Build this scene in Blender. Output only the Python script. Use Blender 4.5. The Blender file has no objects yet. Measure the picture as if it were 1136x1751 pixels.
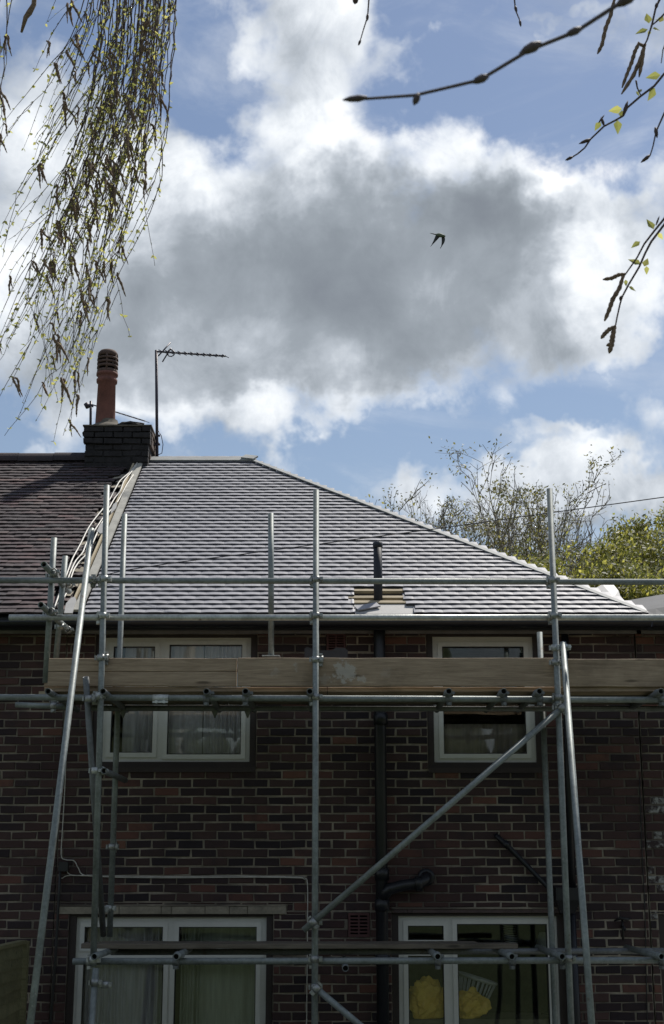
import bpy, math, random
from mathutils import Vector, Matrix, noise
R = math.radians
rnd = random.Random(11)
scene = bpy.context.scene
col = scene.collection

# ------------------------------------------------------------------ camera
F, CX, CY, PITCH = 2417.0, 568.0, 875.5, R(14.3)
EYE = Vector((0, 0, 2.65))
FWD = Vector((0, math.cos(PITCH), math.sin(PITCH)))
UP = Vector((0, -math.sin(PITCH), math.cos(PITCH)))

def ray(x, y):
    return Vector(((x - CX) / F, 0, 0)) + UP * ((CY - y) / F) + FWD

def at(x, y, Y):
    d = ray(x, y)
    return EYE + d * (Y / d.y)

cam_d = bpy.data.cameras.new('camera')
cam = bpy.data.objects.new('camera', cam_d)
col.objects.link(cam)
cam.location = EYE
cam.rotation_euler = (R(90) + PITCH, 0, 0)
cam_d.sensor_fit = 'VERTICAL'
cam_d.sensor_height = 36
cam_d.lens = F / 1751 * 36
cam_d.clip_start = 0.05
cam_d.clip_end = 3000
cam_d.dof.use_dof = True
cam_d.dof.focus_distance = 12.0
cam_d.dof.aperture_fstop = 30
scene.camera = cam

# ------------------------------------------------------------------ sun, sky, exposure
SUN_EL, SUN_AZ = R(56), R(33)          # behind the house, a little to the right
sun_d = bpy.data.lights.new('sun', 'SUN')
sun_d.energy = 4.2
sun_d.angle = R(2.0)
sun_d.color = (1.0, 0.95, 0.87)
sun = bpy.data.objects.new('sun', sun_d)
col.objects.link(sun)
sd = Vector((math.sin(SUN_AZ) * math.cos(SUN_EL), math.cos(SUN_AZ) * math.cos(SUN_EL), math.sin(SUN_EL)))
sun.rotation_euler = sd.to_track_quat('Z', 'Y').to_euler()
sun.location = (0, 0, 30)
scene.view_settings.view_transform = 'Standard'
scene.view_settings.look = 'None'
scene.view_settings.exposure = 0.25
scene.view_settings.gamma = 1.0
scene.view_settings.use_curve_mapping = False

world = bpy.data.worlds.new('World')
scene.world = world
world.use_nodes = True
world.cycles.sampling_method = 'MANUAL'
world.cycles.sample_map_resolution = 512

class NT:
    """tiny node-tree writer"""
    def __init__(s, tree):
        s.t = tree
        s.t.nodes.clear()
    def n(s, typ, **kw):
        nd = s.t.nodes.new(typ)
        for k, v in kw.items():
            if k == 'ins':
                for i, val in v.items():
                    s.put(nd.inputs[i], val)
            else:
                setattr(nd, k, v)
        return nd
    def put(s, sock, val):
        if isinstance(val, bpy.types.NodeSocket):
            s.t.links.new(val, sock)
        else:
            sock.default_value = val
    def m(s, op, a, b=0.0, c=None, clamp=False):
        nd = s.n('ShaderNodeMath', operation=op, use_clamp=clamp)
        s.put(nd.inputs[0], a)
        s.put(nd.inputs[1], b)
        if c is not None:
            s.put(nd.inputs[2], c)
        return nd.outputs[0]
    def smooth(s, v, a, b, lo=0.0, hi=1.0):
        nd = s.n('ShaderNodeMapRange', interpolation_type='SMOOTHSTEP')
        for i, x in enumerate((v, a, b, lo, hi)):
            s.put(nd.inputs[i], x)
        return nd.outputs[0]
    def mix(s, f, a, b, mode='MIX'):
        nd = s.n('ShaderNodeMix', data_type='RGBA', blend_type=mode)
        s.put(nd.inputs[0], f)
        s.put(nd.inputs[6], a)
        s.put(nd.inputs[7], b)
        return nd.outputs[2]
    def noise(s, vec, scale, detail=4, rough=.55, dist=0.0, dim='3D'):
        nd = s.n('ShaderNodeTexNoise', noise_dimensions=dim)
        s.put(nd.inputs['Vector'], vec)
        nd.inputs['Scale'].default_value = scale
        nd.inputs['Detail'].default_value = detail
        nd.inputs['Roughness'].default_value = rough
        nd.inputs['Distortion'].default_value = dist
        return nd.outputs['Fac']
    def ramp(s, f, stops):
        nd = s.n('ShaderNodeValToRGB')
        cr = nd.color_ramp
        while len(cr.elements) < len(stops):
            cr.elements.new(.5)
        for e, (p, c) in zip(cr.elements, stops):
            e.position = p
            e.color = c if len(c) == 4 else (*c, 1)
        s.put(nd.inputs[0], f)
        return nd.outputs[0]

def azel(x, y):
    d = ray(x, y).normalized()
    return math.degrees(math.atan2(d.x, d.y)), math.degrees(math.asin(d.z))

def build_world():
    w = NT(world.node_tree)
    d = w.n('ShaderNodeTexCoord').outputs['Generated']
    sep = w.n('ShaderNodeSeparateXYZ', ins={0: d})
    az = w.m('DEGREES', w.m('ARCTAN2', sep.outputs[0], sep.outputs[1]))
    el = w.m('DEGREES', w.m('ARCSINE', sep.outputs[2]))
    # warp of the cloud outlines
    def scl(v, k): return w.n('ShaderNodeVectorMath', operation='SCALE', ins={0: v, 'Scale': k}).outputs[0]
    def shift(x, y, z): return w.n('ShaderNodeVectorMath', operation='ADD', ins={0: d, 1: (x, y, z)}).outputs[0]
    n1 = w.noise(d, 6.5, 7, .6, 0.5)
    n2 = w.noise(shift(3, 1, 7), 19.0, 9, .64, 0.8)
    n3 = w.noise(d, 70.0, 6, .65, .4)
    n4 = w.noise(shift(9, 4, 2), 11.0, 8, .6, 0.3)
    big = w.noise(d, 2.6, 3, .5)
    wx = w.m('MULTIPLY', w.m('SUBTRACT', w.noise(shift(1, 8, 3), 12.0, 5, .6), .5), 7.5)
    wy = w.m('MULTIPLY', w.m('SUBTRACT', w.noise(shift(5.3, 1.1, 2.7), 12.0, 5, .6), .5), 7.5)
    azw = w.m('ADD', az, wx)
    elw = w.m('ADD', el, wy)
    def blobs(lst):
        tot = None
        for (px, py, rx, ry, a) in lst:
            ca, ce = azel(px, py)
            u = w.m('MULTIPLY', w.m('SUBTRACT', azw, ca), 42.2 / rx * 1.0)
            v = w.m('MULTIPLY', w.m('SUBTRACT', elw, ce), 42.2 / ry * 1.0)
            q = w.m('ADD', w.m('MULTIPLY', u, u), w.m('MULTIPLY', v, v))
            g = w.m('MULTIPLY', w.m('POWER', 2.7183, w.m('MULTIPLY', q, -1.0)), a)
            tot = g if tot is None else w.m('ADD', tot, g)
        return tot
    cover = blobs([
        (640, 450, 400, 170, 1.2), (900, 330, 130, 120, .85), (1040, 450, 150, 130, .75), (950, 580, 160, 90, .5),
        (500, 170, 120, 130, .75), (570, 50, 140, 100, .85), (700, 60, 60, 70, .4), (650, 230, 110, 90, .6),
        (290, 330, 170, 150, .75), (110, 210, 170, 140, .6), (60, 450, 200, 200, .8), (230, 620, 300, 100, .85), (540, 640, 200, 70, .5),
        (420, 690, 70, 40, .35), (480, 745, 60, 40, .6), (80, 770, 80, 30, .35),
        (930, 835, 270, 70, 1.15), (1090, 810, 130, 50, .5), (1130, 690, 45, 40, .45), (1110, 580, 60, 60, .45),
        (970, 735, 100, 14, .42), (880, 35, 190, 22, .32), (980, 200, 110, 30, .3), (740, 90, 90, 50, .3), (1010, 70, 150, 60, .34),
        (920, 140, 170, 80, -.5), (350, 100, 70, 120, -.45), (390, 250, 60, 50, -.35), (800, 30, 100, 60, -.2),
        (660, 760, 200, 45, -.5), (150, 0, 140, 40, -.3), (1080, 300, 90, 40, -.3), (50, 740, 70, 30, -.35), (1040, 690, 80, 60, -.3)])
    thick = blobs([
        (700, 420, 270, 125, .50), (860, 380, 110, 95, .34), (420, 455, 220, 85, .42), (640, 570, 300, 85, .36), (220, 540, 200, 70, .25),
        (90, 620, 140, 80, .26), (980, 590, 130, 45, .2), (1000, 895, 240, 34, .34), (440, 640, 200, 40, .2), (60, 320, 110, 90, .12), (180, 200, 80, 60, .1), (560, 130, 70, 100, .08),
        (620, 235, 200, 45, -.45), (920, 265, 140, 60, -.6), (1010, 430, 60, 120, -.3), (300, 300, 130, 60, -.22), (700, 690, 260, 28, -.2), (250, 690, 250, 30, -.15)])
    # the look beyond the frame: the same broken cloud
    inside = w.smooth(w.m('ADD', w.m('POWER', w.m('DIVIDE', az, 17.0), 2.0), w.m('POWER', w.m('DIVIDE', w.m('SUBTRACT', el, 18.0), 23.0), 2.0)), .8, 1.5)
    away = w.m('MULTIPLY', inside, w.m('ADD', w.m('MULTIPLY', w.m('SUBTRACT', big, .5), 2.6), .42))
    cov = w.m('ADD', cover, away)
    for q_, k_ in ((n1, .9), (n2, .85), (n3, .3), (n4, .5)):
        cov = w.m('ADD', cov, w.m('MULTIPLY', w.m('SUBTRACT', q_, .5), k_))
    def billow(sc_, off):
        q = w.n('ShaderNodeVectorMath', operation='ADD', ins={0: shift(*off), 1: scl(w.n('ShaderNodeTexNoise', ins={'Vector': d, 'Scale': sc_ * .9, 'Detail': 4.0}).outputs['Color'], .045)}).outputs[0]
        v = w.n('ShaderNodeTexVoronoi', feature='F1', ins={'Vector': q, 'Scale': sc_, 'Detail': 1.0, 'Roughness': .5})
        return v.outputs['Distance']
    bil = billow(17.0, (2, 6, 1))
    cov = w.m('ADD', cov, w.m('MULTIPLY', w.m('SUBTRACT', .70, bil), .7))
    veil = w.m('MULTIPLY', w.smooth(w.noise(w.n('ShaderNodeVectorMath', operation='MULTIPLY', ins={0: shift(4, 2, 6), 1: (3.2, 3.2, 8.0)}).outputs[0], 1.6, 7, .62, .6), .44, .7), .36)
    alpha = w.m('MAXIMUM', w.smooth(cov, .10, .80), veil)
    th = w.m('ADD', thick, w.m('MULTIPLY', inside, w.m('MULTIPLY', big, .5)))
    for q_, k_ in ((n1, .45), (n2, .5), (n4, .85), (n3, .14)):
        th = w.m('ADD', th, w.m('MULTIPLY', w.m('SUBTRACT', q_, .5), k_))
    th = w.m('ADD', th, w.m('MULTIPLY', w.m('SUBTRACT', bil, .58), .3))
    colr = w.ramp(w.m('DIVIDE', w.m('ADD', th, .3), 1.25, clamp=True), [(0, (.95, .95, .95)), (.14, (.83, .86, .89)), (.28, (.63, .67, .72)), (.43, (.43, .47, .52)), (.6, (.295, .33, .37)), (.8, (.235, .265, .30)), (1, (.20, .225, .26))])
    sky = w.n('ShaderNodeTexSky', sky_type='NISHITA', sun_disc=False)
    sky.sun_elevation = SUN_EL
    sky.sun_rotation = SUN_AZ
    sky.altitude = 0
    sky.air_density = 1.3
    sky.dust_density = .3
    sky.ozone_density = 3.0
    b1 = w.n('ShaderNodeBackground', ins={0: w.mix(1.0, sky.outputs[0], (1.12, 1.0, .96, 1), 'MULTIPLY'), 1: .075})
    b2 = w.n('ShaderNodeBackground', ins={0: colr, 1: 1.0})
    mx = w.n('ShaderNodeMixShader', ins={0: alpha, 1: b1.outputs[0], 2: b2.outputs[0]})
    out = w.n('ShaderNodeOutputWorld')
    w.t.links.new(mx.outputs[0], out.inputs[0])
build_world()

# ------------------------------------------------------------------ materials
def mat(name, fn):
    m = bpy.data.materials.new(name)
    m.use_nodes = True
    n = NT(m.node_tree)
    out = n.n('ShaderNodeOutputMaterial')
    n.t.links.new(fn(n), out.inputs[0])
    return m

def pbr(n, base, rough=.6, metal=0.0, spec=.5, bump=None, bstr=.3, bdist=.01):
    p = n.n('ShaderNodeBsdfPrincipled')
    n.put(p.inputs['Base Color'], base if not isinstance(base, tuple) else (*base, 1))
    n.put(p.inputs['Roughness'], rough)
    n.put(p.inputs['Metallic'], metal)
    n.put(p.inputs['Specular IOR Level'], spec)
    if bump is not None:
        b = n.n('ShaderNodeBump', ins={'Height': bump, 'Strength': bstr, 'Distance': bdist})
        n.t.links.new(b.outputs[0], p.inputs['Normal'])
    return p.outputs[0]

def pos(n):
    return n.n('ShaderNodeNewGeometry').outputs['Position']

def scaled(n, v, s):
    return n.n('ShaderNodeVectorMath', operation='MULTIPLY', ins={0: v, 1: s}).outputs[0]

def source(n, attr):
    if attr:
        return n.n('ShaderNodeAttribute', attribute_name='tone').outputs['Fac']
    return n.n('ShaderNodeObjectInfo').outputs['Random']

def m_plain(name, c, rough=.6, metal=0.0, spec=.5, var=.25, scale=8, bstr=.15):
    def f(n):
        p = pos(n)
        v = n.noise(p, scale, 5, .6)
        v2 = n.noise(p, scale * 7, 3, .6)
        f_ = n.m('ADD', n.m('MULTIPLY', v, .7), n.m('MULTIPLY', v2, .3))
        lo = tuple(x * (1 - var) for x in c)
        hi = tuple(min(1, x * (1 + var)) for x in c)
        colr = n.ramp(f_, [(.3, lo), (.7, hi)])
        return pbr(n, colr, rough, metal, spec, v2, bstr, .004)
    return mat(name, f)

def m_brick(name, attr, warm=1.0):
    def f(n):
        p = pos(n)
        s = source(n, attr)
        c = n.ramp(s, [(0, (.026, .021, .025)), (.3, (.038, .028, .031)), (.55, (.058, .038, .037)), (.74, (.076, .047, .043)), (.88, (.08 * warm, .049, .046)), (.96, (.13 * warm, .062, .05)), (1, (.17 * warm, .085, .06))])
        patch = n.smooth(n.noise(p, .75, 3, .5), .42, .66)
        c = n.mix(n.m('MULTIPLY', patch, .5), c, (.085 * warm, .043, .038, 1))
        grime = n.noise(p, 4.0, 5, .65)
        c = n.mix(n.smooth(grime, .48, .75, 0, .6), c, (.03, .026, .03, 1))
        fine = n.noise(p, 90, 4, .7)
        c = n.mix(n.smooth(fine, .55, .8, 0, .35), c, (.14, .11, .095, 1))
        return pbr(n, c, .88, 0, .25, fine, .5, .006)
    return mat(name, f)

def m_tile_new(name, attr):
    def f(n):
        p = pos(n)
        s = source(n, attr)
        c = n.ramp(s, [(0, (.235, .237, .262)), (.5, (.27, .27, .297)), (1, (.31, .308, .335))])
        g = n.noise(p, 3.0, 4, .6)
        c = n.mix(n.smooth(g, .4, .75, 0, .28), c, (.215, .22, .235, 1))
        fine = n.noise(p, 120, 3, .6)
        return pbr(n, c, .55, 0, .4, fine, .2, .002)
    return mat(name, f)

def m_tile_old(name, attr):
    def f(n):
        p = pos(n)
        s = source(n, attr)
        c = n.ramp(s, [(0, (.042, .03, .033)), (.5, (.072, .043, .046)), (.85, (.105, .057, .058)), (1, (.15, .095, .085))])
        g = n.noise(p, 1.1, 4, .6)
        c = n.mix(n.smooth(g, .42, .62, 0, .75), c, (.034, .031, .036, 1))
        l = n.noise(p, 9, 5, .7)
        c = n.mix(n.smooth(l, .62, .72, 0, .5), c, (.13, .12, .11, 1))
        fine = n.noise(p, 60, 4, .7)
        return pbr(n, c, .7, 0, .35, fine, .5, .004)
    return mat(name, f)

def m_wood(name, c1, c2, plaster=False):
    def f(n):
        p = pos(n)
        rn = n.n('ShaderNodeObjectInfo').outputs['Random']
        q = n.n('ShaderNodeVectorMath', operation='ADD', ins={0: scaled(n, p, (1.0, 14.0, 14.0)), 1: n.n('ShaderNodeCombineXYZ', ins={0: n.m('MULTIPLY', rn, 40.0)}).outputs[0]}).outputs[0]
        g = n.noise(q, 2.2, 7, .68, 1.2)
        g2 = n.noise(scaled(n, p, (2.0, 60.0, 60.0)), 3.0, 4, .6)
        c = n.ramp(n.m('ADD', n.m('MULTIPLY', g, .7), n.m('MULTIPLY', g2, .3)), [(.3, c1), (.68, c2)])
        c = n.mix(1.0, c, n.ramp(rn, [(0, (.78, .76, .74)), (1, (1.12, 1.12, 1.12))]), 'MULTIPLY')
        d = n.noise(p, 2.0, 5, .65)
        c = n.mix(n.smooth(d, .45, .75, 0, .5), c, tuple(x * .55 for x in c1) + (1,))
        kn = n.n('ShaderNodeTexVoronoi', ins={'Vector': scaled(n, p, (1.0, 5.0, 5.0)), 'Scale': 1.7}).outputs['Distance']
        c = n.mix(n.smooth(kn, .14, .05, 0, .75), c, tuple(x * .4 for x in c1) + (1,))
        if plaster:
            for (px, py, r, k) in ((588, 1148, .10, .62), (618, 1162, .045, .5), (508, 1140, .045, .4), (470, 1152, .05, .2), (552, 1163, .06, .2), (660, 1150, .05, .15)):
                o = at(px, py, 11.29)
                dd = n.n('ShaderNodeVectorMath', operation='DISTANCE', ins={0: p, 1: o}).outputs['Value']
                e = n.m('ADD', n.m('DIVIDE', dd, r), n.m('MULTIPLY', n.m('SUBTRACT', n.noise(p, 22, 7, .7), .5), 3.4))
                c = n.mix(n.smooth(e, 1.05, .6, 0, k), c, (.5, .48, .44, 1))
        return pbr(n, c, .8, 0, .3, g, .4, .006)
    return mat(name, f)

def m_galv(name, c, rough=.48, metal=.55):
    def f(n):
        p = pos(n)
        v = n.noise(p, 5, 5, .65)
        v2 = n.noise(p, 40, 4, .6)
        lo = tuple(x * .62 for x in c)
        hi = tuple(min(1, x * 1.3) for x in c)
        colr = n.ramp(n.m('ADD', n.m('MULTIPLY', v, .65), n.m('MULTIPLY', v2, .35)), [(.33, lo), (.66, hi)])
        spots = n.smooth(n.noise(p, 26, 5, .7), .62, .70, 0, .6)
        colr = n.mix(spots, colr, (.42, .43, .41, 1))
        rust = n.smooth(n.noise(p, 9, 7, .75), .60, .72, 0, .75)
        colr = n.mix(rust, colr, (.11, .07, .05, 1))
        return pbr(n, colr, n.m('ADD', n.m('MULTIPLY', v2, .3), rough - .15), metal, .5, v2, .12, .003)
    return mat(name, f)

def m_glass():
    def f(n):
        lw = n.n('ShaderNodeFresnel', ins={0: 1.5})
        fac = n.m('MULTIPLY', lw.outputs[0], 1.0, clamp=True)
        tr = n.n('ShaderNodeBsdfTransparent', ins={0: (.975, .985, .98, 1)})
        gl = n.n('ShaderNodeBsdfGlossy', ins={0: (.95, 1, .98, 1), 1: .02})
        b = n.n('ShaderNodeBump', ins={'Height': n.noise(pos(n), 1.6, 1, .4), 'Strength': .06, 'Distance': .1})
        n.t.links.new(b.outputs[0], gl.inputs['Normal'])
        return n.n('ShaderNodeMixShader', ins={0: fac, 1: tr.outputs[0], 2: gl.outputs[0]}).outputs[0]
    return mat('window_glass', f)

def m_leaf(name, stops, tl=.5):
    def f(n):
        rn = n.n('ShaderNodeAttribute', attribute_name='tone').outputs['Fac']
        c = n.ramp(rn, stops)
        d = n.n('ShaderNodeBsdfPrincipled', ins={'Base Color': c, 'Roughness': .55})
        t = n.n('ShaderNodeBsdfTranslucent', ins={0: n.mix(1.0, c, (2.6, 2.5, 1.9, 1), 'MULTIPLY')})
        return n.n('ShaderNodeMixShader', ins={0: tl, 1: d.outputs[0], 2: t.outputs[0]}).outputs[0]
    return mat(name, f)

def m_cloth(name, c, tl=.35):
    def f(n):
        p = pos(n)
        w_ = n.noise(scaled(n, p, (30, 30, 2.5)), 1.0, 4, .6)
        colr = n.ramp(w_, [(.3, tuple(x * .8 for x in c)), (.7, tuple(min(1, x * 1.12) for x in c))])
        d = n.n('ShaderNodeBsdfDiffuse', ins={0: colr})
        t = n.n('ShaderNodeBsdfTranslucent', ins={0: colr})
        return n.n('ShaderNodeMixShader', ins={0: tl, 1: d.outputs[0], 2: t.outputs[0]}).outputs[0]
    return mat(name, f)

M = {}
M['brick'] = m_brick('brick_single', False)
M['brick_mass'] = m_brick('brick_mass', True)
def _paint(n):
    p = pos(n)
    f_ = n.noise(p, 13, 7, .72, .6)
    c = n.mix(n.smooth(f_, .46, .6), (.05, .036, .036, 1), n.ramp(n.noise(p, 40, 4, .6), [(.3, (.2, .2, .19)), (.7, (.42, .42, .4))]))
    return pbr(n, c, .9, 0, .2, f_, .4, .005)
M['painted_brick'] = mat('brick_flaked_paint', _paint)
def _mortar(n):
    p = pos(n)
    a = n.noise(p, 5, 5, .65)
    b = n.noise(p, 80, 4, .7)
    c = n.ramp(a, [(.3, (.16, .14, .112)), (.55, (.32, .28, .225)), (.75, (.48, .42, .33))])
    g = n.noise(p, .8, 5, .6)
    c = n.mix(n.smooth(g, .42, .62, 0, .75), c, (.07, .058, .054, 1))
    return pbr(n, c, .95, 0, .2, b, .7, .008)
M['mortar'] = mat('mortar', _mortar)
M['tile_new'] = m_tile_new('grey_tile_single', False)
M['tile_new_mass'] = m_tile_new('grey_tile_mass', True)
M['tile_old'] = m_tile_old('old_tile_single', False)
M['tile_old_mass'] = m_tile_old('old_tile_mass', True)
M['tile_body'] = m_plain('tile_body', (.045, .045, .055), .9)  # shade between the courses put into the butt and underside colour
M['tile_old_body'] = m_plain('old_tile_body', (.028, .02, .02), .9)  # same painted shade for the edges of the old tiles
M['felt'] = m_plain('roof_felt', (.035, .035, .038), .9)
M['capping'] = m_plain('grey_capping', (.27, .28, .275), .7, 0)
M['lead'] = m_plain('lead', (.085, .088, .095), .8, 0, var=.3, scale=3)
M['navy'] = m_plain('dark_fascia', (.012, .014, .022), .55)
M['gutter'] = m_plain('black_plastic', (.011, .012, .016), .4)
M['soffit'] = m_plain('soffit_strip', (.2, .195, .2), .7)
M['upvc'] = m_plain('white_frame', (.62, .62, .58), .35, var=.08, scale=4, bstr=.03)
M['surround'] = m_plain('dark_brown_surround', (.03, .02, .018), .6)
M['glass'] = m_glass()
M['room'] = m_plain('room_plaster', (.16, .15, .13), .9)
M['curtain'] = m_cloth('net_curtain', (.85, .83, .86))
M['curtain_green'] = m_cloth('pale_green_curtain', (.66, .70, .62))  # green lawn reflection on the pane put into the cloth colour
M['curtain_brown'] = m_cloth('brown_net', (.52, .45, .42))
M['lintel'] = m_plain('pale_lintel', (.27, .24, .185), .9, var=.4, scale=7)
M['lintel_dark'] = m_plain('dark_lintel', (.085, .06, .055), .85, var=.4, scale=9)
M['terracotta'] = m_plain('terracotta_vent', (.085, .036, .036), .8)
M['pot'] = m_plain('chimney_clay', (.17, .07, .055), .8, var=.4, scale=6)
M['pot_dark'] = m_plain('sooty_clay', (.10, .062, .05), .85, var=.4, scale=8)
M['soot'] = m_plain('soot', (.008, .008, .009), .9)
M['flaunch'] = m_plain('flaunching', (.12, .105, .085), .95, var=.45, scale=9)
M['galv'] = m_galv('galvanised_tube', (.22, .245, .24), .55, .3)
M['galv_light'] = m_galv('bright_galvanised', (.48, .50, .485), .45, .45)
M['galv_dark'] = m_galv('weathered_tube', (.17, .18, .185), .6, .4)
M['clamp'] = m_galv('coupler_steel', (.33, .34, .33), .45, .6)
M['hollow'] = m_plain('tube_inside', (.012, .012, .012), .9)
M['board'] = m_wood('weathered_board', (.19, .14, .095), (.47, .365, .262), True)
M['board_dark'] = m_wood('grey_board', (.10, .085, .066), (.22, .19, .15))
M['batten'] = m_wood('pale_batten', (.36, .30, .2), (.55, .47, .33))
M['fence'] = m_wood('green_fence', (.15, .145, .075), (.30, .28, .16))
M['verge'] = m_plain('pale_verge', (.36, .35, .31), .7, var=.3, scale=10)
M['sheet'] = m_plain('white_sheet', (.36, .355, .345), .6, var=.12)
M['cable_white'] = m_plain('white_cable', (.55, .53, .48), .5)
M['cable_black'] = m_plain('black_cable', (.015, .015, .016), .5)
M['aerial'] = m_plain('aerial_metal', (.05, .042, .055), .45, .4)
M['bark'] = m_plain('bark', (.20, .175, .145), .9, var=.4)
M['birch_bark'] = m_plain('birch_bark', (.4, .38, .34), .8, var=.6, scale=5)
M['twig'] = m_plain('birch_twig', (.085, .055, .05), .7, var=.3, scale=40)
M['twig_close'] = m_plain('grey_brown_twig', (.10, .075, .075), .7, var=.2, scale=60)
M['catkin'] = m_plain('catkin', (.25, .17, .115), .85, var=.55, scale=150, bstr=.6)
M['leaf_birch'] = m_leaf('birch_leaf', [(0, (.10, .115, .045)), (.5, (.18, .19, .07)), (1, (.28, .275, .11))], .62)
M['leaf_tree'] = m_leaf('tree_leaf', [(0, (.06, .075, .022)), (.4, (.15, .16, .042)), (1, (.30, .29, .085))], .6)
M['leaf_olive'] = m_leaf('olive_leaf', [(0, (.06, .065, .026)), (.5, (.11, .11, .038)), (1, (.2, .19, .07))], .5)
M['yellow'] = m_plain('yellow_plastic', (.98, .60, .11), .42, var=.2, scale=12)
M['white_plastic'] = m_plain('white_plastic', (.55, .56, .56), .4)
M['dark_cloth'] = m_plain('dark_grey_slate', (.03, .033, .04), .7)
M['black'] = m_plain('black_metal', (.012, .011, .012), .5)
M['feather'] = m_plain('dark_feather', (.03, .032, .03), .7)
M['feather_green'] = m_plain('green_feather', (.10, .13, .085), .7)
def _lawn(n):
    p = pos(n)
    c = n.ramp(n.m('ADD', n.m('MULTIPLY', n.noise(p, .6, 4, .6), .5), n.m('MULTIPLY', n.noise(p, 14, 4, .7), .5)), [(.3, (.045, .058, .026)), (.7, (.085, .10, .05))])
    return pbr(n, c, .9, 0, .2, n.noise(p, 60, 3, .6), .6, .03)
M['hedge'] = m_plain('far_foliage', (.055, .065, .03), .9, var=.7, scale=2.5, bstr=1)
M['lawn'] = mat('lawn_grass', _lawn)
M['paving'] = m_plain('paving', (.22, .21, .19), .9)

# ------------------------------------------------------------------ mesh helpers
class MB:
    def __init__(s):
        s.v, s.f, s.tone, s.sm, s.slot = [], [], [], [], {}
    def add(s, vs, fs, tone=None, smooth=False):
        k = len(s.v)
        s.v.extend([tuple(x) for x in vs])
        for f in fs:
            s.f.append(tuple(i + k for i in f))
            s.tone.append(.5 if tone is None else tone)
            s.sm.append(smooth)
        return s
    def box(s, x0, x1, y0, y1, z0, z1, tone=None):
        return s.add([(x0, y0, z0), (x1, y0, z0), (x1, y1, z0), (x0, y1, z0), (x0, y0, z1), (x1, y0, z1), (x1, y1, z1), (x0, y1, z1)],
                     [(3, 2, 1, 0), (4, 5, 6, 7), (0, 1, 5, 4), (1, 2, 6, 5), (2, 3, 7, 6), (3, 0, 4, 7)], tone)
    def bar(s, p0, p1, w, h, up=Vector((0, 0, 1))):
        """box along p0-p1 of width w (sideways) and height h (along up)"""
        p0, p1 = Vector(p0), Vector(p1)
        d = (p1 - p0).normalized()
        sx = d.cross(Vector(up)).normalized()
        uz = sx.cross(d).normalized()
        vs = []
        for p in (p0, p1):
            for a, b in ((-1, -1), (1, -1), (1, 1), (-1, 1)):
                vs.append(p + sx * (a * w / 2) + uz * (b * h / 2))
        return s.add(vs, [(3, 2, 1, 0), (4, 5, 6, 7), (0, 1, 5, 4), (1, 2, 6, 5), (2, 3, 7, 6), (3, 0, 4, 7)])
    def tube(s, pts, rad, sides=8, caps=True, tone=None, smooth=True):
        pts = [Vector(p) for p in pts]
        n = len(pts)
        rads = rad if isinstance(rad, (list, tuple)) else [rad] * n
        vs, fs = [], []
        ref = None
        for i, p in enumerate(pts):
            d = (pts[min(i + 1, n - 1)] - pts[max(i - 1, 0)])
            d = d.normalized() if d.length > 1e-9 else Vector((0, 0, 1))
            if ref is None:
                ref = d.orthogonal().normalized()
            ref = (ref - d * ref.dot(d))
            ref = ref.normalized() if ref.length > 1e-6 else d.orthogonal().normalized()
            b = d.cross(ref)
            for k in range(sides):
                a = 2 * math.pi * k / sides
                vs.append(p + (ref * math.cos(a) + b * math.sin(a)) * rads[i])
        for i in range(n - 1):
            for k in range(sides):
                k2 = (k + 1) % sides
                fs.append((i * sides + k, i * sides + k2, (i + 1) * sides + k2, (i + 1) * sides + k))
        s.add(vs, fs, tone, smooth)
        if caps:
            k0 = len(s.v) - len(vs)
            s.f.append(tuple(k0 + k for k in reversed(range(sides))))
            s.f.append(tuple(k0 + (n - 1) * sides + k for k in range(sides)))
            s.tone += [.5 if tone is None else tone] * 2
            s.sm += [False, False]
        return s
    def lathe(s, prof, c, seg=24, axis=None, smooth=True):
        """prof: list of (r, h) along axis (default +z) from c"""
        c = Vector(c)
        ax = Vector(axis).normalized() if axis is not None else Vector((0, 0, 1))
        a1 = ax.orthogonal().normalized()
        a2 = ax.cross(a1)
        vs, fs = [], []
        for r, h in prof:
            for k in range(seg):
                t = 2 * math.pi * k / seg
                vs.append(c + ax * h + (a1 * math.cos(t) + a2 * math.sin(t)) * r)
        for i in range(len(prof) - 1):
            for k in range(seg):
                k2 = (k + 1) % seg
                fs.append((i * seg + k, i * seg + k2, (i + 1) * seg + k2, (i + 1) * seg + k))
        return s.add(vs, fs, None, smooth)
    def mesh(s, name, m, m2=None):
        me = bpy.data.meshes.new(name)
        me.from_pydata(s.v, [], s.f)
        for x in (m if isinstance(m, (list, tuple)) else [m]):
            me.materials.append(x)
        me.polygons.foreach_set('use_smooth', s.sm)
        for q, k in s.slot.items():
            me.polygons[q].material_index = k
        a = me.attributes.new('tone', 'FLOAT', 'FACE')
        a.data.foreach_set('value', s.tone)
        me.update()
        return me
    def build(s, name, m, parent=None, **tags):
        return link(name, s.mesh(name, m), parent, **tags)

def tag(o, label=None, category=None, group=None, kind=None):
    if label: o['label'] = label
    if category: o['category'] = category
    if group: o['group'] = group
    if kind: o['kind'] = kind
    return o

def world_loc(o):
    v = Vector(o.location)
    return v

def link(name, me, parent=None, loc=None, rot=None, **tags):
    o = bpy.data.objects.new(name, me)
    col.objects.link(o)
    if rot is not None: o.rotation_euler = rot
    if loc is not None: o.location = loc
    if parent is not None:
        o.parent = parent
        base = ORIG.get(parent.name, Vector((0, 0, 0)))
        o.matrix_parent_inverse = Matrix.Translation(-base)
        # the origin a child inverts against is its parent's own world translation
    ORIG[o.name] = Vector(o.location)
    return tag(o, **tags)

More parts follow.
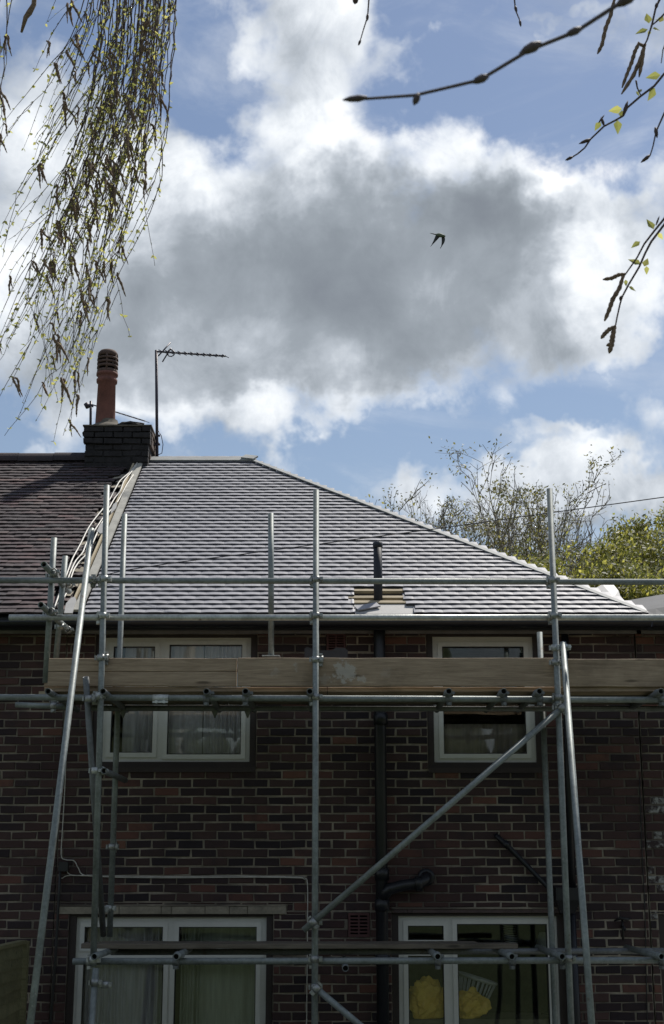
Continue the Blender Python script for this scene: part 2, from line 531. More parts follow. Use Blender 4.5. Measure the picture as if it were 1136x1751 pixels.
ORIG = {}
def thing(name, loc, label, category, group=None):
    o = bpy.data.objects.new(name, None)
    o.empty_display_size = .2
    o.location = loc
    col.objects.link(o)
    ORIG[o.name] = Vector(loc)
    return tag(o, label, category, group)

# ------------------------------------------------------------------ ground
def terrain():
    prof = [(-400, 4.0), (-60, 2.4), (-20, 1.6), (-4, 1.15), (3.5, 1.0), (7.5, .45), (9.6, .02), (13, 0.0), (60, 0.0), (400, 2.0), (900, 6.0)]
    xs = [-900, -200, -40, -12, -6, -3, 0, 3, 6, 12, 40, 200, 900]
    vs, fs = [], []
    for (y, z) in prof:
        for x in xs:
            vs.append((x, y, z + .05 * math.sin(x * .9 + y * .5) * (0 if 9 < y < 60 else 1)))
    nx = len(xs)
    for j in range(len(prof) - 1):
        for i in range(nx - 1):
            fs.append((j * nx + i, j * nx + i + 1, (j + 1) * nx + i + 1, (j + 1) * nx + i))
    MB().add(vs, fs, None, True).build('ground', M['lawn'], kind='structure', label='grass garden sloping down to the house')
    MB().box(-9, 9, 9.75, 12.62, -.05, .035).build('patio', M['paving'], kind='structure', label='paved strip along the house wall')
terrain()
def garden_end():  # unseen tree row added behind the camera to darken window reflections
    rg = random.Random(8)
    mb = MB()
    for k in range(46):
        x = -44 + k * 2 + rg.uniform(-.8, .8)
        y = -34 + rg.uniform(-4, 4)
        h = rg.uniform(6.5, 11)
        vs, fs = [], []
        n1, n2 = 9, 7
        for j in range(n2):
            t = j / (n2 - 1)
            for i in range(n1):
                a = 2 * math.pi * i / n1
                r_ = (1.9 * math.sin(math.pi * min(t * .9 + .1, 1)) ** .7 + .05) * (1 + .5 * noise.noise(Vector((x + math.cos(a), y + math.sin(a), t * 5))))
                vs.append((x + r_ * math.cos(a), y + r_ * math.sin(a), 1.7 + h * t))
        for j in range(n2 - 1):
            for i in range(n1):
                fs.append((j * n1 + i, j * n1 + (i + 1) % n1, (j + 1) * n1 + (i + 1) % n1, (j + 1) * n1 + i))
        mb.add(vs, fs, rg.random())
    mb.build('far_trees', M['hedge'], kind='stuff', label='dark line of trees at the far end of the garden')
garden_end()

# ------------------------------------------------------------------ houses
YW = 12.7                       # front plane of the brickwork
ZE, YE = 2.65 + 2.20, 12.35     # tile edge at the eaves
YR = 16.1                       # ridge
TP = math.tan(R(33.9)); SP = math.sin(R(33.9)); CP = math.cos(R(33.9))
def roof_z(Y): return ZE + (Y - YE) * TP
XP = -2.28                      # party line on the roof
XPW = -2.40                     # party line on the wall
XH, XRE = 2.82, -0.99           # eave corner and ridge end of the hip
XC = 2.74                       # right corner of the house wall

house = thing('brick_house', (0.2, 12.7, 0), 'dark brick house in the middle with a newly tiled pale grey hipped roof', 'house')
house_left = thing('brick_house', (-3.6, 12.7, 0), 'attached neighbouring house at the left with an old brown tiled roof', 'house')
house_right = thing('brick_house', (3.4, 12.7, 0), 'adjoining brick house at the right edge with flaking white paint on its bricks', 'house')

def rect(x0, y0, x1, y1, Y):
    a, b = at(x0, y0, Y), at(x1, y1, Y)
    c, d = at(x0, y1, Y), at(x1, y0, Y)
    return ((a.x + c.x) / 2, (b.x + d.x) / 2, b.z, a.z)

YF = 12.765                     # front of the window frames
W_UL = rect(172.5, 1090.5, 428.5, 1303, YF)
W_UR = rect(741, 1089, 914, 1304, YF)
W_LL = list(rect(128.5, 1568, 455.5, 1740, YF)); W_LL[2] = .78
W_LR = list(rect(682, 1566, 955, 1740, YF)); W_LR[2] = .78
mg = .06
OPEN = [(w[0] - mg, w[1] + mg, w[2] - mg, w[3] + .025) for w in (W_UL, W_UR, W_LL, W_LR)]
LINT_L = rect(100, 1547, 490, 1562, YW)
LINT_R = rect(672, 1552, 962, 1562, YW)
LINT_L = (LINT_L[0], LINT_L[1], OPEN[2][3], LINT_L[3])
LINT_R = (LINT_R[0], LINT_R[1], OPEN[3][3], LINT_R[3])
AIR = [rect(558, 1083, 592, 1114, YW), rect(595, 1560, 633, 1603, YW)]
ZTOP = 2.65 + 2.125             # underside of the soffit
BW, BH, JT = .2125, .0625, .0125

def cells(x0, x1, z0, z1, holes):
    xs = sorted({x0, x1, *[min(max(h[i], x0), x1) for h in holes for i in (0, 1)]})
    zs = sorted({z0, z1, *[min(max(h[i], z0), z1) for h in holes for i in (2, 3)]})
    for i in range(len(xs) - 1):
        for j in range(len(zs) - 1):
            cx, cz = (xs[i] + xs[i + 1]) / 2, (zs[j] + zs[j + 1]) / 2
            if not any(h[0] < cx < h[1] and h[2] < cz < h[3] for h in holes):
                yield xs[i], xs[i + 1], zs[j], zs[j + 1]

def brick_shape(mb, w, h, d, ox=0, oy=0, oz=0, tone=None, rg=rnd):
    """brick of w x h seen from -y, worn arrises, front at oy"""
    c = .004
    j = lambda s: rg.uniform(-s, s)
    q = min(.0032, h * .08)
    fr = [(-w/2 + c + j(q), j(.002), -h/2 + c + j(q)), (w/2 - c + j(q), j(.002), -h/2 + c + j(q)),
          (w/2 - c + j(q), j(.002), h/2 - c + j(q)), (-w/2 + c + j(q), j(.002), h/2 - c + j(q))]
    md = [(x + (-c if x < 0 else c), .005, z + (-c if z < 0 else c)) for x, y, z in fr]
    bk = [(x, d, z) for x, y, z in md]
    vs = [(x + ox, y + oy, z + oz) for x, y, z in fr + md + bk]
    fs = [(0, 1, 2, 3)]
    for a in (0, 4):
        for k in range(4):
            k2 = (k + 1) % 4
            fs.append((a + k2, a + k, a + 4 + k, a + 4 + k2))
    return mb.add(vs, fs, tone)

BRICK_MESH = [brick_shape(MB(), BW + rnd.uniform(-.006, .003), BH + rnd.uniform(-.004, .003), .03).mesh('brick', M['brick']) for _ in range(12)]
BRICK_PAINT = [brick_shape(MB(), BW, BH, .03).mesh('brick', M['painted_brick']) for _ in range(2)]

def in_frame(x, z, Y=YW, pad=10):
    p = Vector((x, Y, z)) - EYE
    d = p.dot(FWD)
    sx, sy = CX + F * p.x / d, CY - F * p.dot(UP) / d
    return -pad < sx < 1136 + pad and -pad < sy < 1751 + pad

def brick_wall(parent, x0, x1, holes, seed, n_parts, backing_holes, zb=.86, paint=None):
    rg = random.Random(seed)
    wall = MB()
    for a, b, c, d in cells(x0, x1, 0.0, ZTOP, backing_holes):
        wall.box(a, b, YW + .0085, YW + .24, c, d)
    wo = wall.build('wall', M['mortar'], parent)
    full, part = [], []
    k0 = int(zb / .075)
    k = k0
    while k * .075 < ZTOP:
        za, zb_ = k * .075 + JT / 2, (k + 1) * .075 - JT / 2
        zb_ = min(zb_, ZTOP)
        off = .1125 * (k % 2) + rg.uniform(-.006, .006)
        i = math.floor((x0 - off) / .225) - 1
        while i * .225 + off < x1:
            a, b = i * .225 + off + JT / 2, (i + 1) * .225 + off - JT / 2
            i += 1
            a, b = max(a, x0 + .003), min(b, x1 - .003)
            if b - a < .02: continue
            # clip against the openings
            pieces = [(a, b, za, zb_)]
            for h in holes:
                nxt = []
                for (pa, pb, pz0, pz1) in pieces:
                    if pb <= h[0] or pa >= h[1] or pz1 <= h[2] or pz0 >= h[3]:
                        nxt.append((pa, pb, pz0, pz1)); continue
                    if pz0 < h[2] - .012: nxt.append((pa, pb, pz0, h[2] - .003))
                    if pz1 > h[3] + .012: nxt.append((pa, pb, h[3] + .003, pz1))
                    zz0, zz1 = max(pz0, h[2]), min(pz1, h[3])
                    if pa < h[0] - .02: nxt.append((pa, h[0] - .003, zz0, zz1))
                    if pb > h[1] + .02: nxt.append((h[1] + .003, pb, zz0, zz1))
                pieces = nxt
            for p in pieces:
                w, h = p[1] - p[0], p[3] - p[2]
                if w < .02 or h < .012: continue
                (full if (w > BW - .004 and h > BH - .004) else part).append(p)
        k += 1
    full.sort(key=lambda p: (not in_frame((p[0] + p[1]) / 2, (p[2] + p[3]) / 2), p[2]))
    part.sort(key=lambda p: (not in_frame((p[0] + p[1]) / 2, (p[2] + p[3]) / 2), -(p[1] - p[0])))
    n = 0
    mass = MB()
    for p in full + part:
        cx, cz = (p[0] + p[1]) / 2, (p[2] + p[3]) / 2
        w, h = p[1] - p[0], p[3] - p[2]
        yy = YW + rg.uniform(-.003, .003)
        if n < n_parts and in_frame(cx, cz) and w > .05:
            pm = paint and paint(cx, cz, rg)
            if w > BW - .004 and h > BH - .004:
                me = (BRICK_PAINT if pm else BRICK_MESH)[rg.randrange(2 if pm else 12)]
            else:
                me = brick_shape(MB(), w, h, .03, rg=rg).mesh('brick', M['painted_brick' if pm else 'brick'])
            link('brick', me, wo, loc=(cx + rg.uniform(-.003, .003), yy, cz + rg.uniform(-.0022, .0022)), rot=(0, R(rg.uniform(-.7, .7)), 0))
            n += 1
        else:
            brick_shape(mass, w - rg.uniform(0, .006), h - rg.uniform(-.001, .004), .03, cx + rg.uniform(-.002, .002), yy, cz + rg.uniform(-.002, .002), rg.random(), rg)
    if mass.v:
        mass.build('brickwork', M['brick_mass'], wo, kind='stuff')
    return wo

wall_holes = OPEN + AIR
brick_wall(house, XPW, XC, OPEN + [LINT_L, LINT_R] + AIR, 3, 299, wall_holes)
brick_wall(house_left, -4.6, XPW - .006, [(LINT_L[0], LINT_L[1], LINT_L[2], LINT_L[3])] if LINT_L[0] < XPW else [], 4, 299, [])
W_R = rect(1131, 1563, 1180, 1751, YW); W_R = (W_R[0], W_R[1] + .5, .78, W_R[3])
def white_paint(x, z, rg):
    return 3.35 > z > 2.15 and rg.random() < .38
brick_wall(house_right, XC + .012, 4.4, [W_R], 5, 299, [W_R], paint=white_paint)

MB().box(XC + .012, 4.4, 19.2, 19.45, 0, ZTOP).build('rear_wall', M['mortar'], house_right)
MB().box(4.16, 4.4, YW + .25, 19.19, 0, ZTOP).build('gable_wall', M['mortar'], house_right)
MB().box(XC + .02, 4.15, YW + .25, 19.19, 2.42, 2.58).build('upper_floor', M['room'], house_right)
MB().box(-4.6, XPW - .006, 19.2, 19.45, 0, ZTOP).build('rear_wall', M['mortar'], house_left)
MB().box(-4.6, -4.36, YW + .25, 19.19, 0, ZTOP).build('gable_wall', M['mortar'], house_left)
# party-side and rear walls keep the houses solid
MB().box(XPW, XC, 19.2, 19.45, 0, ZTOP).build('rear_wall', M['mortar'], house)
MB().box(XC - .24, XC, YW + .25, 19.19, 0, ZTOP).build('gable_wall', M['mortar'], house)
MB().box(XPW, XPW + .2, YW + .25, 19.19, 0, ZTOP).build('party_wall', M['mortar'], house)
rm = MB()
rm.box(XPW + .21, XC - .25, 15.9, 15.95, .02, ZTOP)           # back of the rooms
rm.box(XPW + .21, XC - .25, YW + .25, 15.89, 2.42, 2.58)      # upper floor
rm.box(XPW + .21, XC - .25, YW + .25, 15.89, ZTOP - .06, ZTOP - .01)
rm.box(.1, .22, YW + .25, 15.89, .02, 2.41)
rm.box(.1, .22, YW + .25, 15.89, 2.59, ZTOP - .07)
rm.build('room', M['room'], house)

def lintel(parent, r, m, n, seed, dz=.012):
    rg = random.Random(seed)
    x = r[0]
    cuts = [r[0]] + sorted(rg.uniform(r[0] + .05, r[1] - .05) for _ in range(n)) + [r[1]]
    lo = link('lintel', MB().box(r[0] + .01, r[1] - .01, YW + .012, YW + .2, r[2] + .004, r[3] - .012).mesh('lintel', M['mortar']), parent)
    for a, b in zip(cuts, cuts[1:]):
        if b - a > .03:
            MB().box(a + .003, b - .003, YW - .012 + rg.uniform(-.002, .002), YW + .1, r[2] + .002, r[3] - .014 + rg.uniform(-.003, .001)).build('block', m, lo)
    MB().box(r[0] - .01, r[1] + .01, YW - .014, YW + .05, r[3] - .010, r[3] + .001).build('drip_course', M['mortar'], lo)
lintel(house, LINT_L, M['lintel'], 7, 1)
lintel(house, LINT_R, M['lintel_dark'], 6, 2)

def air_brick(r):
    mb = MB()
    holes = []
    nx, nz = 2, 6
    wx, wz = (r[1] - r[0]), (r[3] - r[2])
    for i in range(nx):
        for j in range(nz):
            cx = r[0] + wx * (.5 + (i - .5) * .42)
            cz = r[2] + wz * ((j + .5) / nz * .82 + .09)
            holes.append((cx - wx * .17, cx + wx * .17, cz - wz * .035, cz + wz * .035))
    for a, b, c, d in cells(r[0] + .004, r[1] - .004, r[2] + .004, r[3] - .004, holes):
        mb.box(a, b, YW - .006, YW + .05, c, d)
    o = mb.build('air_brick', M['terracotta'], house)
    MB().box(r[0] + .002, r[1] - .002, YW + .052, YW + .1, r[2] + .002, r[3] - .002).build('vent_back', M['soot'], o)  # near-black plate standing in for the shade behind the slots
for a in AIR: air_brick(a)

# ---- windows
def window(parent, w, lights, label, sub=True):
    """w: outer rectangle; lights: panes (x0,x1,z0,z1)"""
    fr = MB()
    wo = thing_part('window', parent, label)
    for a, b, c, d in cells(w[0], w[1], w[2], w[3], lights):
        fr.box(a, b, YF + .008, YF + .07, c, d)
    fr.build('frame', M['upvc'], wo)
    sash = MB()
    for l in lights:
        inner = (l[0] + .018, l[1] - .018, l[2] + .018, l[3] - .018)
        o2 = (l[0] - .022, l[1] + .022, l[2] - .022, l[3] + .022)
        for a, b, c, d in cells(o2[0], o2[1], o2[2], o2[3], [inner]):
            sash.box(a, b, YF - .004, YF + .0075, c, d)
        MB().box(l[0] + .0005, l[1] - .0005, YF + .03, YF + .036, l[2] + .0005, l[3] - .0005).build('pane', M['glass'], wo)
        gk = MB()
        for a, b, c, d in cells(inner[0], inner[1], inner[2], inner[3], [(inner[0] + .007, inner[1] - .007, inner[2] + .007, inner[3] - .007)]):
            gk.box(a, b, YF + .004, YF + .0295, c, d)
        gk.build('gasket', M['black'], wo)
    sash.build('sash', M['upvc'], wo)
    su = MB()
    for a, b, c, d in cells(w[0] - mg + .004, w[1] + mg - .004, w[2] - mg + .004, w[3] + .021, [tuple(w)]):
        su.box(a, b, YW + .035, YW + .12, c, d)
    su.build('surround', M['surround'], wo)
    sl = MB().box(w[0] - mg + .004, w[1] + mg - .004, YW - .02, YW + .0345, w[2] - mg - .035, w[2] - mg + .012)
    sl.build('sill', M['surround'], wo)
    return wo

def thing_part(name, parent, label=None):
    o = bpy.data.objects.new(name, None)
    o.empty_display_size = .1
    col.objects.link(o)
    o.parent = parent
    o.matrix_parent_inverse = Matrix.Translation(-ORIG[parent.name])
    ORIG[o.name] = Vector((0, 0, 0))
    if label: o['label'] = label
    return o

L = lambda *a: rect(*a, YF + .03)
def low(r, z=.86): return (r[0], r[1], z, r[3])
window(house, W_UL, [L(189, 1103, 267, 1291), L(285, 1100, 417, 1294)], 'upstairs casement window with two panes and net curtains')
window(house, W_UR, [L(754, 1103, 901, 1293)], 'upstairs single pane window at the right')
window(house, W_LL, [L(142, 1581, 283, 1622), L(303, 1581, 443, 1622), low(L(138, 1641, 283, 1751)), low(L(295, 1641, 441, 1751))], 'ground floor four pane window with curtains at the left')
window(house, W_LR, [L(694, 1579, 762, 1611), low(L(695, 1630, 763, 1751)), low(L(779, 1576, 941, 1751))], 'ground floor window with yellow bags behind the glass')
wr = thing_part('window', house_right, 'brown framed window at the right edge')
fb = MB()
lt = (W_R[0] + .07, W_R[1] - .07, W_R[2] + .07, W_R[3] - .07)
for a, b, c, d in cells(W_R[0] + .004, W_R[1] - .004, W_R[2] + .004, W_R[3] - .004, [lt]):
    fb.box(a, b, YW + .03, YW + .1, c, d)
fb.build('frame', M['surround'], wr)
MB().box(lt[0], lt[1], YW + .05, YW + .056, lt[2], lt[3]).build('pane', M['glass'], wr)

# ---- curtains hang inside: things of their own
def curtain(px0, px1, ztop, zbot, Y, m, label, pleats, amp=.022, group=None):
    x0, x1 = at(px0, 1300, Y).x, at(px1, 1300, Y).x
    N = max(40, pleats * 8)
    rg = random.Random(int(px0))
    ph = rg.uniform(0, 6)
    fr, bk = [], []
    mb = MB()
    rows = 5
    vs, fs = [], []
    for side in (0, 1):
        for j in range(rows):
            t = j / (rows - 1)
            for i in range(N + 1):
                u = i / N
                w_ = math.sin(u * pleats * 2 * math.pi + ph + 1.6 * math.sin(u * 9 + ph) + .25 * t)
                y = Y + 1.7 * amp * (.6 + .5 * t) * w_ * (0.35 + .65 * abs(math.sin(u * 5.1 + ph))) + side * .004
                vs.append((x0 + (x1 - x0) * u, y, ztop + (zbot - ztop) * t))
    n1 = N + 1
    for side in (0, 1):
        b = side * rows * n1
        for j in range(rows - 1):
            for i in range(N):
                q = (b + j * n1 + i, b + (j + 1) * n1 + i, b + (j + 1) * n1 + i + 1, b + j * n1 + i + 1)
                fs.append(q if side == 0 else q[::-1])
    B = rows * n1
    for i in range(N):
        fs.append((i + 1, i, B + i, B + i + 1))
        k = (rows - 1) * n1
        fs.append((k + i, k + i + 1, B + k + i + 1, B + k + i))
    mb.add(vs, fs, None, True)
    return mb.build('curtain', m, label=label, category='curtain', group=group)
zt, zb = W_UL[3] - .02, W_UL[2] + .0
curtain(208, 272, zt, zb, 12.92, M['curtain'], 'flat grey curtain behind the narrow left pane of the upstairs window', 4, .014)
curtain(272, 345, zt, zb, 12.91, M['curtain'], 'grey net curtain at the left of the wide upstairs pane', 5, .012)
curtain(347, 424, zt, zb, 12.93, M['curtain'], 'pleated grey net curtain at the right of the wide upstairs pane', 9, .02)
curtain(744, 912, at(0, 1238, 12.92).z, at(0, 1300, 12.92).z, 12.92, M['curtain_brown'], 'short brownish half curtain low in the upstairs right window', 10, .012)
zt, zb = W_LL[3] - .06, W_LL[2] + .02
curtain(134, 287, zt, zb, 12.92, M['curtain'], 'gathered white net curtain in the ground floor left window', 13, .024)
curtain(318, 352, zt, zb, 12.96, M['curtain_green'], 'narrow bunched curtain beside the middle bar of the ground floor window', 5, .03)
curtain(352, 452, zt, zb, 13.02, M['curtain_green'], 'wide pale greenish curtain in the ground floor window right pane', 3, .012)

# ---- things behind the lower right window
SHZ = at(0, 1740, 13.0).z
wt = thing('kitchen_shelf', (1.3, 13.3, .02), 'dark shelf unit inside the lower right window', 'shelf')
MB().box(at(690, 1700, 13.1).x, at(960, 1700, 13.1).x, 12.84, 13.45, SHZ - .04, SHZ).build('shelf_top', M['board_dark'], wt)
for px in (696, 950):
    xx = at(px, 1700, 13.1).x
    MB().box(xx, xx + .05, 13.02, 13.43, .02, SHZ - .041).build('leg', M['board_dark'], wt)

def crumple(mb, c, rx, ry, rz, seed, flat=0, tone=None, amp=.28, sub=3):
    import bmesh
    bm = bmesh.new()
    bmesh.ops.create_icosphere(bm, subdivisions=sub, radius=1)
    vs, fs = [], []
    bm.verts.ensure_lookup_table()
    for v in bm.verts:
        d = v.co.normalized()
        r_ = 1 + amp * noise.noise(d * 2.1 + Vector((seed, 0, 0))) + amp * .8 * abs(noise.noise(d * 4.7 + Vector((0, seed, 0)))) + amp * .45 * abs(noise.noise(d * 10.5 + Vector((seed, seed, 0)))) - .1
        p = d * r_
        z = max(p.z, -.86)
        vs.append((c[0] + p.x * rx, c[1] + p.y * ry, c[2] + (z + .86) * rz))
    for f in bm.faces:
        fs.append(tuple(v.index for v in f.verts))
    bm.free()
    return mb.add(vs, fs, tone, False)
p = at(729, 1735, 12.98)
b1 = crumple(MB(), (p.x, 12.915, SHZ + .001), .175, .085, .175, 3.3, sub=4, amp=.34).build('yellow_bag', M['yellow'], label='larger crumpled yellow bag behind the narrow pane', category='bag', group='yellow bags behind the window')
p = at(803, 1738, 12.98)
crumple(MB(), (p.x, 12.915, SHZ + .001), .155, .085, .125, 8.1, sub=4, amp=.34).build('yellow_bag', M['yellow'], label='smaller crumpled yellow bag behind the wide pane', category='bag', group='yellow bags behind the window')
def basket():
    c = at(806, 1690, 13.2)
    t = thing('laundry_basket', (c.x, 13.2, SHZ), 'white slatted plastic laundry basket tilted behind the yellow bags', 'basket')
    ax = Vector((.28, 0, .96)).normalized()
    base = Vector((c.x - .02, 13.2, SHZ + .05))
    rimc = base + ax * .27
    MB().lathe([(.165, .255), (.185, .262), (.187, .28), (.175, .285), (.165, .255)], base, 24, ax).build('rim', M['white_plastic'], t)
    MB().lathe([(.001, 0), (.115, 0), (.125, .05), (.12, .05), (.11, .006), (.001, .006)], base, 24, ax).build('bowl', M['white_plastic'], t)
    a1 = ax.orthogonal().normalized(); a2 = ax.cross(a1)
    for k in range(24):
        an = 2 * math.pi * k / 24
        dv = a1 * math.cos(an) + a2 * math.sin(an)
        MB().tube([base + ax * .045 + dv * .122, base + ax * .26 + dv * .168], .006, 5).build('slat', M['white_plastic'], t)
basket()
def coil():
    c = at(872, 1592, 13.2)
    pts = []
    for i in range(150):
        a = i * .42
        pts.append((c.x + .055 * math.cos(a) + (i / 150 - .5) * .03, c.y + .055 * math.sin(a), c.z + .1 - .2 * i / 150))
    t = thing('wire_spiral', (c.x, c.y, c.z), 'shiny wire spiral hanging inside the lower right window', 'ornament')
    MB().tube(pts, .004, 5).build('coil', M['galv_light'], t)
    MB().tube([(c.x - .015, c.y, c.z + .1), (c.x - .015, c.y, c.z + .3)], .0015, 4).build('string', M['cable_white'], t)
coil()
def lamp():
    c = at(934, 1612, 13.3)
    t = thing('table_lamp', (c.x, 13.3, SHZ), 'table lamp with a pale cone shade inside the right window', 'lamp')
    MB().lathe([(.06, .09), (.10, -.05), (.097, -.05), (.057, .09)], (c.x, 13.3, c.z), 20).build('lamp_shade', M['white_plastic'], t)
    MB().lathe([(.001, 0), (.07, 0), (.06, .02), (.015, .03), (.014, c.z - SHZ + .02), (.001, c.z - SHZ + .02)], (c.x, 13.3, SHZ + .001), 16).build('stem', M['black'], t)
lamp()

# ---- eaves
MB().box(XPW, XH - .02, YE + .085, YE + .11, ZTOP - .035, ZE - .02).build('fascia', M['navy'], house)
MB().box(XPW, XH - .02, YE + .112, YW + .23, ZTOP + .001, ZTOP + .02).build('soffit', M['navy'], house)
MB().box(XPW, XH - .02, YW - .03, YW - .006, ZTOP - .03, ZTOP - .002).build('cornice_strip', M['soffit'], house)
MB().box(-4.6, XPW - .004, YE + .085, YE + .11, ZTOP - .035, ZE - .02).build('fascia', M['navy'], house_left)
MB().box(-4.6, XPW - .004, YE + .112, YW + .23, ZTOP + .001, ZTOP + .02).build('soffit', M['navy'], house_left)
MB().box(-4.6, XPW - .004, YW - .03, YW - .006, ZTOP - .03, ZTOP - .002).build('cornice_strip', M['soffit'], house_left)
MB().box(XH - .015, 4.4, YE + .085, YE + .11, ZTOP - .035, ZE - .03).build('fascia', M['navy'], house_right)
MB().box(XH - .015, 4.4, YE + .112, YW + .23, ZTOP + .001, ZTOP + .02).build('soffit', M['navy'], house_right)
MB().box(XC + .02, 4.4, YW - .03, YW - .006, ZTOP - .03, ZTOP - .002).build('cornice_strip', M['soffit'], house_right)

def gutter(parent, x0, x1):
    prof = []
    r = .055
    cz, cy = ZE - .045, YE + .025
    for rr, rng in ((r, range(0, 11)), (r - .004, range(10, -1, -1))):
        for k in rng:
            a = math.pi + math.pi * k / 10
            prof.append((cy + rr * math.cos(a), cz + rr * math.sin(a)))
    n = len(prof)
    vs = [(x, y, z) for x in (x0, x1) for y, z in prof]
    fs = [(k, (k + 1) % n, n + (k + 1) % n, n + k) for k in range(n)]
    MB().add(vs, fs, None, True).build('gutter', M['gutter'], parent)
gutter(house, XPW + .02, XH)
gutter(house_left, -4.6, XPW + .015)
gutter(house_right, XH + .01, 4.4)

# ---- roofs
roof = thing_part('roof', house, 'new roof of small pale grey plain tiles')
roof_old = thing_part('roof', house_left, 'old dark brown plain tiled roof')
def deck(x_ridge_l, x_eave_l, x_ridge_r, x_eave_r):
    o = -.035
    vs = [(x_eave_l, YE + .03, roof_z(YE + .03) + o), (x_eave_r, YE + .03, roof_z(YE + .03) + o), (x_ridge_r, YR, roof_z(YR) + o), (x_ridge_l, YR, roof_z(YR) + o),
          (x_eave_l, 2 * YR - YE, ZE + o), (x_eave_r, 2 * YR - YE, ZE + o)]
    vs += [(x, y, z - .05) for x, y, z in vs]
    fs = [(0, 1, 2, 3), (3, 2, 5, 4), (1, 5, 2), (9, 8, 7, 6), (10, 11, 8, 9), (8, 11, 7),
          (0, 6, 7, 1), (1, 7, 11, 5), (5, 11, 10, 4), (4, 10, 9, 3), (3, 9, 6, 0)]
    return MB().add(vs, fs)
deck(XP, XP, XRE, XH - .03).build('underlay', M['felt'], roof)
deck(-4.6, -4.6, XP - .004, XP - .004).build('underlay', M['felt'], roof_old)

TW, TLN, TT = .165, .262, .017
TILT = math.atan(.016 / .1)
def tile_shape(mb, w, tone=None, mtx=None, rg=rnd, camber=.003, rough=0.0):
    vs = []
    N = 5 if w > .08 else 3
    j = lambda: rg.uniform(-rough, rough)
    for layer in (0, 1):
        for t in (0, .5, 1):
            for i in range(N):
                u = i / (N - 1) * 2 - 1
                h = camber * (1 - u * u) + .003 * (1 - (2 * t - 1) ** 2)
                vs.append(Vector((u * (w / 2 - .0006), t * TLN + (j() if t == 0 else 0), h - (TT if layer else 0) + (j() * .4 if t == 0 else 0))))
    fs = []
    n = 3 * N
    for t in range(2):
        for i in range(N - 1):
            a = t * N + i
            fs.append((a, a + 1, a + N + 1, a + N))
            fs.append((n + a + N, n + a + N + 1, n + a + 1, n + a))
    for i in range(N - 1):
        fs.append((n + i, n + i + 1, i + 1, i))
    for t in range(2):
        a, b = t * N, t * N + N - 1
        fs.append((a, a + N, n + a + N, n + a))
        fs.append((b + N, b, n + b, n + b + N))
    if mtx is not None:
        vs = [mtx @ v for v in vs]
    k0 = len(mb.f)
    mb.add(vs, fs, tone)
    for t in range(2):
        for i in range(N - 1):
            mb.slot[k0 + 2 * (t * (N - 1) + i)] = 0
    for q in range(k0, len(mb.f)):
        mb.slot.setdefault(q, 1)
    return mb
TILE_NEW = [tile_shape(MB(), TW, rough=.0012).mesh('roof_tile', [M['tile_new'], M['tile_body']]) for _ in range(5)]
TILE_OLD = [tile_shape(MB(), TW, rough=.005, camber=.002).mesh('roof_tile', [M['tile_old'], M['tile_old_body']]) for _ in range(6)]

NROW = int((YR - YE) / CP / .1)
def tile_mtx(x, k, rg, wob=1.0):
    u = k * .1
    P = Vector((x, YE + u * CP, ZE + u * SP)) + Vector((0, -SP, CP)) * (.034 + rg.uniform(-.0012, .0012) * wob)
    pitch = R(33.9) - TILT + rg.uniform(-.006, .006) * wob
    return P, (pitch, rg.uniform(-.008, .008) * wob, rg.uniform(-.006, .006) * wob)

HOLE = {0: (608, 708), 1: (604, 706), 2: (606, 692), 3: (596, 690), 4: (606, 692), 5: (606, 690)}
def hole_x(k):
    if k not in HOLE: return None
    Y = YE + k * .1 * CP
    a, b = HOLE[k]
    dy = 1040
    return at(a, dy, Y).x, at(b, dy, Y).x

def lay(parent, xl, xr, meshes, mass_mat, seed, wob, n_parts, ragged=0, new=True):
    rg = random.Random(seed)
    mass = MB()
    n = 0
    for k in range(NROW + 1):
        Y = YE + k * .1 * CP
        l, r = xl(Y), xr(Y)
        if ragged: r += rg.uniform(-ragged, ragged * .4)
        off = (k % 2) * TW / 2 + rg.uniform(-.006, .006)
        spans = [(l, r)]
        hx = hole_x(k) if new else None
        if hx: spans = [(l, hx[0]), (hx[1], r)]
        for (a0, b0) in spans:
            i = math.floor((a0 - off) / TW) - 1
            while i * TW + off < b0:
                a, b = i * TW + off, (i + 1) * TW + off
                i += 1
                a, b = max(a, a0), min(b, b0)
                w = b - a
                if w < .03: continue
                cx = (a + b) / 2
                P, rot = tile_mtx(cx, k, rg, wob)
                if not new and rg.random() < .025:
                    rot = (rot[0] + .03, rot[1], rot[2] + rg.uniform(-.05, .05))
                vis = in_frame(cx, P.z, P.y)
                if n < n_parts and vis and w > .06:
                    if w > TW - .004:
                        me = meshes[rg.randrange(len(meshes))]
                    else:
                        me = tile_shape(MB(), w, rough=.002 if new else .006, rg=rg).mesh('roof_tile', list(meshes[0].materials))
                    link('roof_tile', me, parent, loc=P, rot=rot)
                    n += 1
                else:
                    from mathutils import Euler
                    mt = Matrix.Translation(P) @ Euler(rot).to_matrix().to_4x4()
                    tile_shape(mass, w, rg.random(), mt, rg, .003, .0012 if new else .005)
    if mass.v:
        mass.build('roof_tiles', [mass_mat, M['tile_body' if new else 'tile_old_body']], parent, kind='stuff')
hipx = lambda Y: XH - (Y - YE) * (XH - XRE) / (YR - YE)
lay(roof, lambda Y: XP + .075, lambda Y: hipx(Y) - .01, TILE_NEW, M['tile_new_mass'], 21, .55, 299)
lay(roof_old, lambda Y: -4.6, lambda Y: XP - .17 - .05 * math.sin(Y * 3), TILE_OLD, M['tile_old_mass'], 22, 2.6, 299, .09, False)

